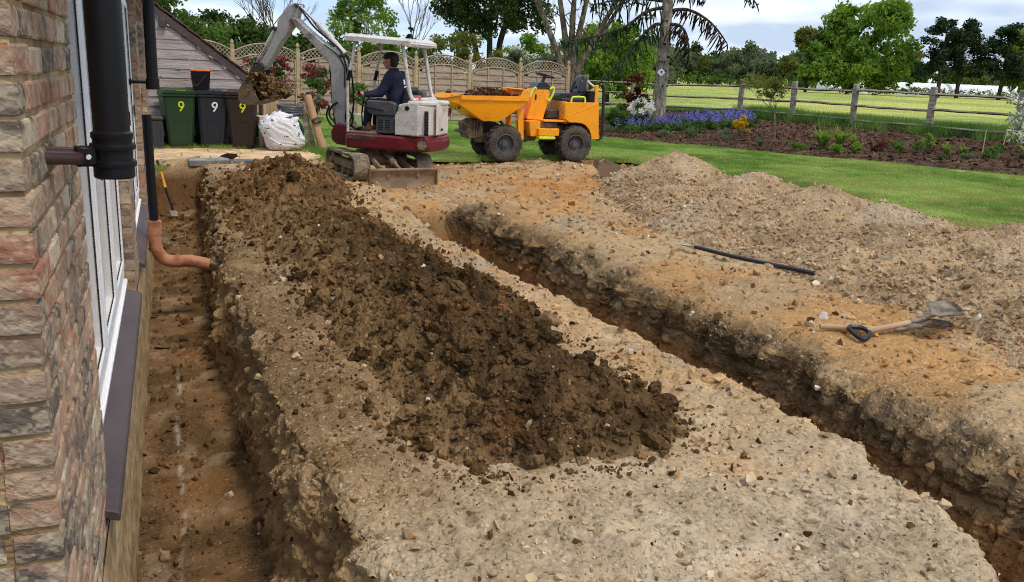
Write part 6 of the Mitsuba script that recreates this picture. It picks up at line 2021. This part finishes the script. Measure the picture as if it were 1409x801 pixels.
sk_out = hull([(x, s * y, z) for s in (-1, 1) for x, y, z in ((1.80, .43, 1.085), (1.80, .43, 1.10), (1.53, .51, 1.155), (.30, .51, 1.165), (.31, .51, 1.06), (.78, .44, .73), (1.10, .42, .725), (1.53, .49, .99))])
sk_in = hull([(x, s * y, z) for s in (-1, 1) for x, y, z in ((1.88, .40, 1.13), (1.52, .475, 1.185), (.34, .475, 1.20), (.345, .475, 1.06), (.80, .41, .76), (1.09, .39, .755), (1.53, .45, 1.02))] + [(1.0, 0, 1.4)])
shell = unman(man(sk_out) - man(sk_in))
sk = add('skip', Dp(shell), 'paint_orange', du, 20, label='orange front tipping skip')
for s in (-1, 1):
    scene[numbered(sk + '__rim')] = mikit.ply(Dp(hull([(1.54, s * .505, 1.085), (1.54, s * .535, 1.085), (1.54, s * .505, 1.155), (1.54, s * .535, 1.155), (.30, s * .505, 1.085), (.30, s * .535, 1.085), (.30, s * .505, 1.17), (.30, s * .535, 1.17)])), 'paint_orange', smooth=20)
scene[numbered(sk + '__back_plate')] = mikit.ply(Dp(cat(box((.03, 1.04, .14), (.315, 0, 1.22), .008), [prism([(.30, 1.16), (.30, 1.275), (.40, 1.275), (.46, 1.16)], s * .52 - .012, s * .52 + .012, 0) for s in (-1, 1)], box((.14, .96, .015), (.385, 0, 1.285), .004))), 'paint_orange', smooth=20)
scene[numbered(sk + '__lip')] = mikit.ply(Dp(hull([(1.80, s * .44, z) for s in (-1, 1) for z in (1.08, 1.105)] + [(1.55, s * .525, z) for s in (-1, 1) for z in (1.16, 1.165)] + [(1.86, s * .38, 1.10) for s in (-1, 1)]).slice_plane([0, 0, 1.06], [0, 0, 1]) if False else cat([tube([(1.84, s * .0 + t_ * .42, 1.10), (1.84, (s * .0 + t_ * .42) + .001, 1.10)], .012, 6) for s in (0,) for t_ in (-1, 1)] + [tube([(1.83, -.43, 1.10), (1.83, .43, 1.10)], .016, 6)] + [tube([(1.83, s * .43, 1.10), (1.54, s * .52, 1.16)], .016, 6) for s in (-1, 1)])), 'paint_tan', smooth=40)


def skip_spans(r, n):
    x = r.uniform(.40, 1.62, n)
    top = np.interp(x, [.40, .55, .75, .95, 1.15, 1.35, 1.62], [1.16, 1.20, 1.26, 1.28, 1.20, 1.10, 1.07])
    return np.c_[x, r.uniform(-.44, .44, n), top - .16 * r.random(n) ** 1.5]


load_of_soil('skip_soil', 'reddish brown earth lying in the dumper skip', DUM, skip_spans, 520, .015, .065, 5, [lin(92, 62, 48), lin(70, 48, 38), lin(118, 84, 60), lin(96, 70, 50)])


def tyre(cx, cy, name='wheel'):
    R, w = .335, .27
    k = numbered(du + '__' + name)
    prof = [(.165, -w * .40), (.20, -w * .47), (.26, -w * .5), (.295, -w * .46), (.312, -w * .36), (.316, 0), (.312, w * .36), (.295, w * .46), (.26, w * .5), (.20, w * .47), (.165, w * .40)]
    scene[numbered(k + '__tyre')] = mikit.ply(Dp(lathe(prof, 48, (cx, cy, R), (0, 1, 0))), 'tyre_rubber', smooth=40)
    lug = []
    n = 17
    for s in (-1, 1):
        for q in range(n):
            a0 = 2 * math.pi * (q + (.5 if s > 0 else 0)) / n
            pts = []
            for t in np.linspace(0, 1, 5):
                a = a0 + s * 0 + .30 * t
                y = s * (w * .02 + w * .46 * t)
                rad = .318 if t < .7 else .318 - .05 * ((t - .7) / .3)
                pts.append((rad, a, y))
            V = []
            for rad, a, y in pts:
                for da, dr_ in ((-.055, -.01), (-.040, .024), (.040, .024), (.055, -.01)):
                    V.append(((rad + dr_) * math.cos(a + da), y, (rad + dr_) * math.sin(a + da)))
            for i in range(4):
                lug.append(hull(np.array(V[4 * i:4 * i + 8]) + [cx, cy, R]))
    scene[numbered(k + '__tread')] = mikit.ply(Dp(cat(lug)), 'tyre_rubber', smooth=25)
    labels[k + '__tread'] = {'kind': 'stuff'}
    s = 1 if cy > 0 else -1
    ax_ = (0, s, 0)
    scene[numbered(k + '__rim')] = mikit.ply(Dp(lathe([(.168, .10), (.178, .115), (.165, .12), (.15, .09), (.145, .03), (.10, .02), (.09, .05), (.06, .055), (.05, .09), (0, .09)], 32, (cx, cy, R), ax_)), 'paint_charcoal', smooth=40)
    for q in range(5):
        scene[numbered(k + '__nut')] = mikit.ply(Dp(cyl((cx + .075 * math.cos(q * 1.257), cy + s * .05, R + .075 * math.sin(q * 1.257)), (cx + .075 * math.cos(q * 1.257), cy + s * .068, R + .075 * math.sin(q * 1.257)), .012, sides=6)), 'steel_worn', smooth=False)


for cx in (.70, -.66):
    for cy in (.40, -.40):
        tyre(cx, cy)
add('front_chassis', Dp(cat(box((.75, .34, .16), (.70, 0, .40), .02), prism([(1.02, .44), (1.30, .40), (1.36, .66), (1.20, .74), (1.05, .72)], -.24, .24, .01), box((.06, .56, .05), (1.36, 0, .52), .01))), 'steel_dark', du, 30)
for q in range(3):
    add('clamp', Dp(cat(tube([(1.22 - .05 * q, .27, .48), (1.20 - .05 * q, .28, .70), (1.14 - .05 * q, .28, .72)], .018, 8))), 'steel_dark', du, 40)
add('front_bar', Dp(cyl((1.36, -.36, .50), (1.36, .40, .50), .026)), 'steel_dark', du, 40)
add('pivot_frame', Dp(cat([prism(rounded([(.43, .94), (.31, .94), (.28, .38), (.37, .38), (.40, .60)], .02), y - .02, y + .02, .004) for y in (.30, -.30)], box((.10, .58, .10), (.35, 0, .88), .01))), 'paint_orange', du, 20)
add('tip_ram', Dp(cat(cyl((.52, .12, .42), (.64, .12, .66), .04), cyl((.63, .12, .65), (.70, .12, .76), .022))), 'steel_dark', du, 40)
add('axle', Dp(cat(cyl((.70, -.36, .335), (.70, .36, .335), .07), cyl((-.66, -.36, .335), (-.66, .36, .335), .07))), 'steel_dark', du, 40)
add('articulation', Dp(cat(box((.5, .22, .20), (.2, 0, .46), .03), cyl((.16, 0, .34), (.16, 0, .76), .07))), 'steel_dark', du, 30)
add('rear_chassis', Dp(cat(box((.95, .44, .28), (-.62, 0, .52), .02), box((.36, .70, .25), (-.18, 0, .60), .02))), 'steel_dark', du, 30)
add('chassis_plate', Dp(prism(rounded([(.21, .74), (-.02, .74), (-.02, .46), (.17, .46)], .03), -.36, .36, .01)), 'paint_orange', du, 20)
for y in (.40, -.40):
    add('step', Dp(box((.40, .12, .13), (-.15, y, .545), .01)), 'paint_orange', du, 20)
add('step_edge', Dp(cat(box((.32, .15, .05), (-.11, .41, .445), .01))), 'lime_yellow', du, 20, label='lime yellow step edge')
add('footplate', Dp(box((.46, .90, .035), (-.27, 0, .745), .008)), 'paint_orange', du, 20)
add('seat_base', Dp(cat(box((.10, .74, .32), (-.47, 0, .93), .01), box((.36, .70, .30), (-.28, -.05, .93), .02).slice_plane([0, 0, 0], [0, 1, 0]) if False else box((.40, .60, .30), (-.66, 0, .92), .02))), 'paint_tan', du, 20)
add('engine_block', Dp(box((.24, .50, .16), (-.30, 0, .86), .02)), 'steel_dark', du, 30)
# rear hood with a wheel arch on each flank
arch = [(-.43, 1.085), (-1.10, 1.085), (-1.14, .43), (-.99, .43), (-.975, .52), (-.93, .61), (-.86, .68), (-.77, .715), (-.66, .725), (-.53, .725), (-.43, .80)]
for s in (-1, 1):
    fk = add('hood_flank', Dp(prism(arch, s * .46 - .02, s * .46 + .02, .006)), 'paint_orange', du, 20)
add('hood_crease', Dp(tube([(-.45, .484, .83), (-.70, .484, .92), (-1.08, .484, 1.07)], .006, 4)), 'paint_orange', du, 40)
add('hood', Dp(cat(box((.66, .88, .30), (-.77, 0, .91), .02), box((.12, .88, .60), (-1.07, 0, .74), .02))), 'paint_orange', du, 20)
add('rear_post', Dp(cat(box((.07, .06, .32), (-1.08, .38, 1.24), .008), box((.07, .06, .32), (-1.08, -.38, 1.24), .008))), 'paint_orange', du, 20)
for y in (.40, -.40):
    add('roll_bar', Dp(tube(curve([(-1.14, y, 1.40), (-1.19, y, 1.40), (-1.22, y, 1.30), (-1.23, y, 1.0), (-1.235, y, .60), (-1.22, y, .46), (-1.14, y, .42)], 5), .030, 10)), 'vinyl_black', du, 40, label='black folded roll bar')
cons = [(.055, 1.30), (-.255, 1.285), (-.225, 1.10), (-.12, .735), (.20, .755), (.16, .90)]
add('console', Dp(prism(rounded(cons, .02), -.20, .20, .012)), 'paint_orange', du, 20)
add('console_top', Dp(cat(hull([(x, y, z) for y in (-.19, .19) for x, z in ((.045, 1.30), (-.25, 1.29), (-.24, 1.36), (-.14, 1.42), (-.02, 1.40))]), box((.30, .41, .025), (-.10, 0, 1.305), .008, ry=3))), 'vinyl_black', du, 30)
add('console_lamp', Dp(box((.03, .012, .10), (.035, .206, 1.15), .004)), 'vinyl_black', du, 30)
a = np.linspace(0, 2 * math.pi, 33)
tilt = math.radians(14)
ring_ = np.c_[-.21 + .175 * np.cos(a) * math.cos(tilt), .175 * np.sin(a), 1.535 + .175 * np.cos(a) * math.sin(tilt)]
add('steering_wheel', Dp(cat(tube(ring_, .014, 8, caps=False), [tube([(-.21, 0, 1.515), ring_[i]], .010, 6) for i in (3, 14, 24)], cyl((-.205, 0, 1.50), (-.215, 0, 1.545), .04))), 'vinyl_black', du, 40)
add('steering_column', Dp(cyl((-.15, 0, 1.38), (-.208, 0, 1.52), .03)), 'vinyl_black', du, 40)
for y in (.215, -.215):
    add('grab_handle', Dp(tube(curve([(-.235, y, 1.30), (-.29, y, 1.33), (-.31, y, 1.26), (-.25, y, 1.13), (-.215, y, 1.09), (-.20, y, 1.12)], 5), .020, 8)), 'lime_yellow', du, 40)
    add('grab_handle', Dp(tube(curve([(-.56, y * 2.05, 1.08), (-.58, y * 2.05, 1.165), (-.64, y * 2.05, 1.18), (-.78, y * 2.05, 1.18), (-.83, y * 2.05, 1.165), (-.84, y * 2.05, 1.08)], 5), .018, 8)), 'lime_yellow', du, 40)
add('grab_handle', Dp(tube(curve([(.03, .215, 1.30), (.07, .215, 1.31), (.12, .215, 1.24), (.15, .215, 1.15)], 5), .018, 8)), 'lime_yellow', du, 40)
add('seat_cushion', Dp(cat(hull([(x, y, z) for y in (-.24, .24) for x, z in ((-.40, 1.18), (-.42, 1.23), (-.95, 1.25), (-1.0, 1.12), (-.45, 1.10))]), box((.56, .52, .08), (-.72, 0, 1.11), .02))), 'vinyl_black', du, 30)
bk = flesh([((-.88, .16, 1.26), (-.95, .10, 1.50), .06, .07), ((-.88, -.16, 1.26), (-.95, -.10, 1.50), .06, .07), ((-.95, .10, 1.50), (-.95, -.10, 1.50), .07, .07), ((-.88, .16, 1.26), (-.88, -.16, 1.26), .06, .06), ((-.88, .16, 1.26), (-.95, -.10, 1.50), .06, .07), ((-.88, -.16, 1.26), (-.95, .10, 1.50), .06, .07)], .03, 3)
add('seat_back', Dp(bk), 'vinyl_black', du, True)
add('seat_bolster', Dp(cat([flesh([((-.845, s * .165, 1.27), (-.895, s * .13, 1.44), .05, .05)], .03, 3) for s in (-1, 1)][0])), 'vinyl_black', du, True)
add('seat_bolster', Dp(flesh([((-.845, .165, 1.27), (-.895, .13, 1.44), .05, .05)], .03, 3)), 'vinyl_black', du, True)
add('seat_lever', Dp(cyl((-1.02, .10, 1.46), (-1.16, .12, 1.36), .02)), 'upvc_white', du, 40)
add('hydraulic_box', Dp(cat(box((.14, .2, .20), (-1.0, .3, 1.19), .015))), 'black_plastic', du, 30)
add('data_plate', Dp(box((.10, .004, .06), (-.62, .302, .97), .001)), 'steel_worn', du, False)

# ---------------------------------------------------------------- tools on the ground
prin('steel_old', tex(lambda p, n, uv: mmix(C3(lin(132, 120, 106)), C3(lin(92, 78, 64)), msm(.3, .7, mfbm(p.x * 25, p.y * 25, p.z * 25, 3)))), .5, spec=.5)
prin('ash_wood', tex(lambda p, n, uv: mmix(C3(lin(196, 170, 134)), C3(lin(160, 130, 96)), mfbm(p.x * 12, p.y * 12, p.z * 12, 3))), .7)
gz_ = lambda x, y: float(ground_z([x], [y])[0])
# digging bar
a, b = np.array([4.50, 7.10]), np.array([4.98, 5.72])
za, zb = gz_(*a) + .02, gz_(*b) + .02
_lift = max(float(ground_z([p_[0]], [p_[1]]).max()) - (za + (zb - za) * t_) for t_ in np.linspace(0, 1, 40) for p_ in [a + (b - a) * t_]) + .012
za, zb = za + max(_lift, 0), zb + max(_lift, 0)
P3 = lambda t: np.array([*(a + (b - a) * t), za + (zb - za) * t + .01])
t = thing('digging_bar', 'long black steel digging bar with a bright chisel end lying on the earth', 'digging bar')
add('shaft', tube(curve([P3(.14), P3(.5) + [0, 0, -.01], P3(1.0)], 5), .019, 10), 'vinyl_black', t, 40)
add('chisel', hull([P3(.16) + [0, 0, .02], P3(.16) - [0, 0, .02], P3(.10) + [.035, 0, .006], P3(.10) - [.035, 0, -.006], P3(.0) + [.04, 0, .0], P3(.0) - [.04, 0, 0], P3(.0) + [0, 0, .006]]), 'chrome', t, 30, label='bright chisel end')


def shovel(label, p0, p1, dhandle, flip, blade_mat='steel_old', shaft_mat='ash_wood', roll=0):
    """p0: handle end, p1: tip of the blade"""
    t = thing('shovel', label, 'shovel', 'two shovels lying crossed by the trench')
    p0, p1 = np.array(p0, float), np.array(p1, float)
    d = (p1 - p0) / np.linalg.norm(p1 - p0)
    s = np.cross(d, [0, 0, 1])
    s /= np.linalg.norm(s)
    s = s * math.cos(roll) + np.cross(d, s) * math.sin(roll)
    u = np.cross(s, d)
    L = np.linalg.norm(p1 - p0)
    at = lambda x, y=0, z=0: p0 + d * x + s * y + u * z
    add('shaft', tube([at(.10 if dhandle else 0), at(L - .40)], [.019, .018], 12), shaft_mat, t, 40)
    add('socket', tube(curve([at(L - .42), at(L - .34, 0, .005), at(L - .27, 0, .03), at(L - .22, 0, .02)], 4), [.020] * 5 + [.019] * 4 + [.018] * 3 + [.012], 10), blade_mat, t, 40)
    if dhandle:
        add('handle', cat(tube(curve([at(.11), at(.085, .045), at(.03, .072), at(.0, .05), at(.0, -.05), at(.03, -.072), at(.085, -.045), at(.11)], 5), .016, 8)), 'vinyl_black', t, 40)
    n, m = 14, 13
    Xg, Yg = np.meshgrid(np.linspace(0, 1, n), np.linspace(-1, 1, m), indexing='ij')
    w = .090 * np.where(Xg < .55, 1.0, np.sqrt(np.maximum(0, 1 - ((Xg - .55) / .45) ** 2)) * .98 + .02)
    zc = .045 * (Yg ** 2) * (1 - .3 * Xg) - .035 * Xg + .03 + .03 * Xg ** 2
    pts = [at(0)[None, None] + d * (L - .23 + .21 * Xg)[..., None] + s * (w * Yg)[..., None] + u * (zc + q)[..., None] for q in (0, .004)]
    add('blade', cat(grid(*np.moveaxis(pts[1], -1, 0)), grid(*[q[:, ::-1] for q in np.moveaxis(pts[0], -1, 0)])), blade_mat, t, True)
    return t


z1 = max(gz_(4.02, 4.38), gz_(4.9, 4.2)) + .05
shovel('wooden shafted shovel lying face down under the one with the black handle', (3.98, 4.46, gz_(3.98, 4.46) + .035), (4.83, 4.14, gz_(4.83, 4.14) + .03), False, 1)
shovel('shovel with a black looped handle lying across the other', (4.12, 4.29, gz_(4.12, 4.29) + .04), (4.98, 4.26, gz_(4.98, 4.26) + .10), True, 1, roll=.3)
t = thing('trench_spade', 'yellow and black tool leaning against the far end of the house trench', 'spade')
q0, q1, q2, q3 = np.array([-.20, 14.05, .10]), np.array([-.16, 13.95, -.04]), np.array([-.11, 13.85, -.27]), np.array([.0, 13.5, -.64])
add('grip', cyl(q0, q1, .022), 'black_plastic', t, 40)
add('shaft', cyl(q1, q2, .021), prin('tool_yellow', lin(240, 176, 30), .45), t, 40)
add('rod', cyl(q2, q3 * .8 + q2 * .2, .016), 'black_plastic', t, 40)
add('blade', hull([q3 * .8 + q2 * .2 + [.05, 0, 0], q3 * .8 + q2 * .2 - [.05, 0, 0], q3 + [.05, 0, 0], q3 - [.05, 0, 0], q3 + [0, .01, .01]]), 'steel_worn', t, 30)
# spare digging bucket lying by the small sand pile
t = thing('spare_bucket', 'worn grey digger bucket lying on its back at the far end of the rubble', 'digger bucket')
BM = mat4(6.40, 12.15, -35, gz_(6.35, 12.35) + .02, 1.0)
sp = [(.28, .02), (.0, .0), (-.16, .05), (-.22, .16), (-.19, .27), (-.16, .27), (-.185, .165), (-.135, .07), (.0, .022), (.28, .04)]
inn = [(.28, .03), (.0, .0), (-.16, .05), (-.22, .16), (-.19, .27), (.05, .2)]
add('shell', place(prism(sp, -.22, .22), BM), 'steel_muddy', t, 20)
for y in (-.232, .22):
    add('cheek', place(prism(inn, y, y + .012), BM), 'steel_muddy', t, 20)
add('lip_plate', place(box((.06, .48, .02), (.28, 0, .03), .004), BM), 'steel_muddy', t, 20)
for y in (-.1, .08):
    add('ear', place(prism([(-.19, .27), (-.28, .30), (-.30, .20), (-.22, .12)], y, y + .02), BM), 'steel_muddy', t, 20)
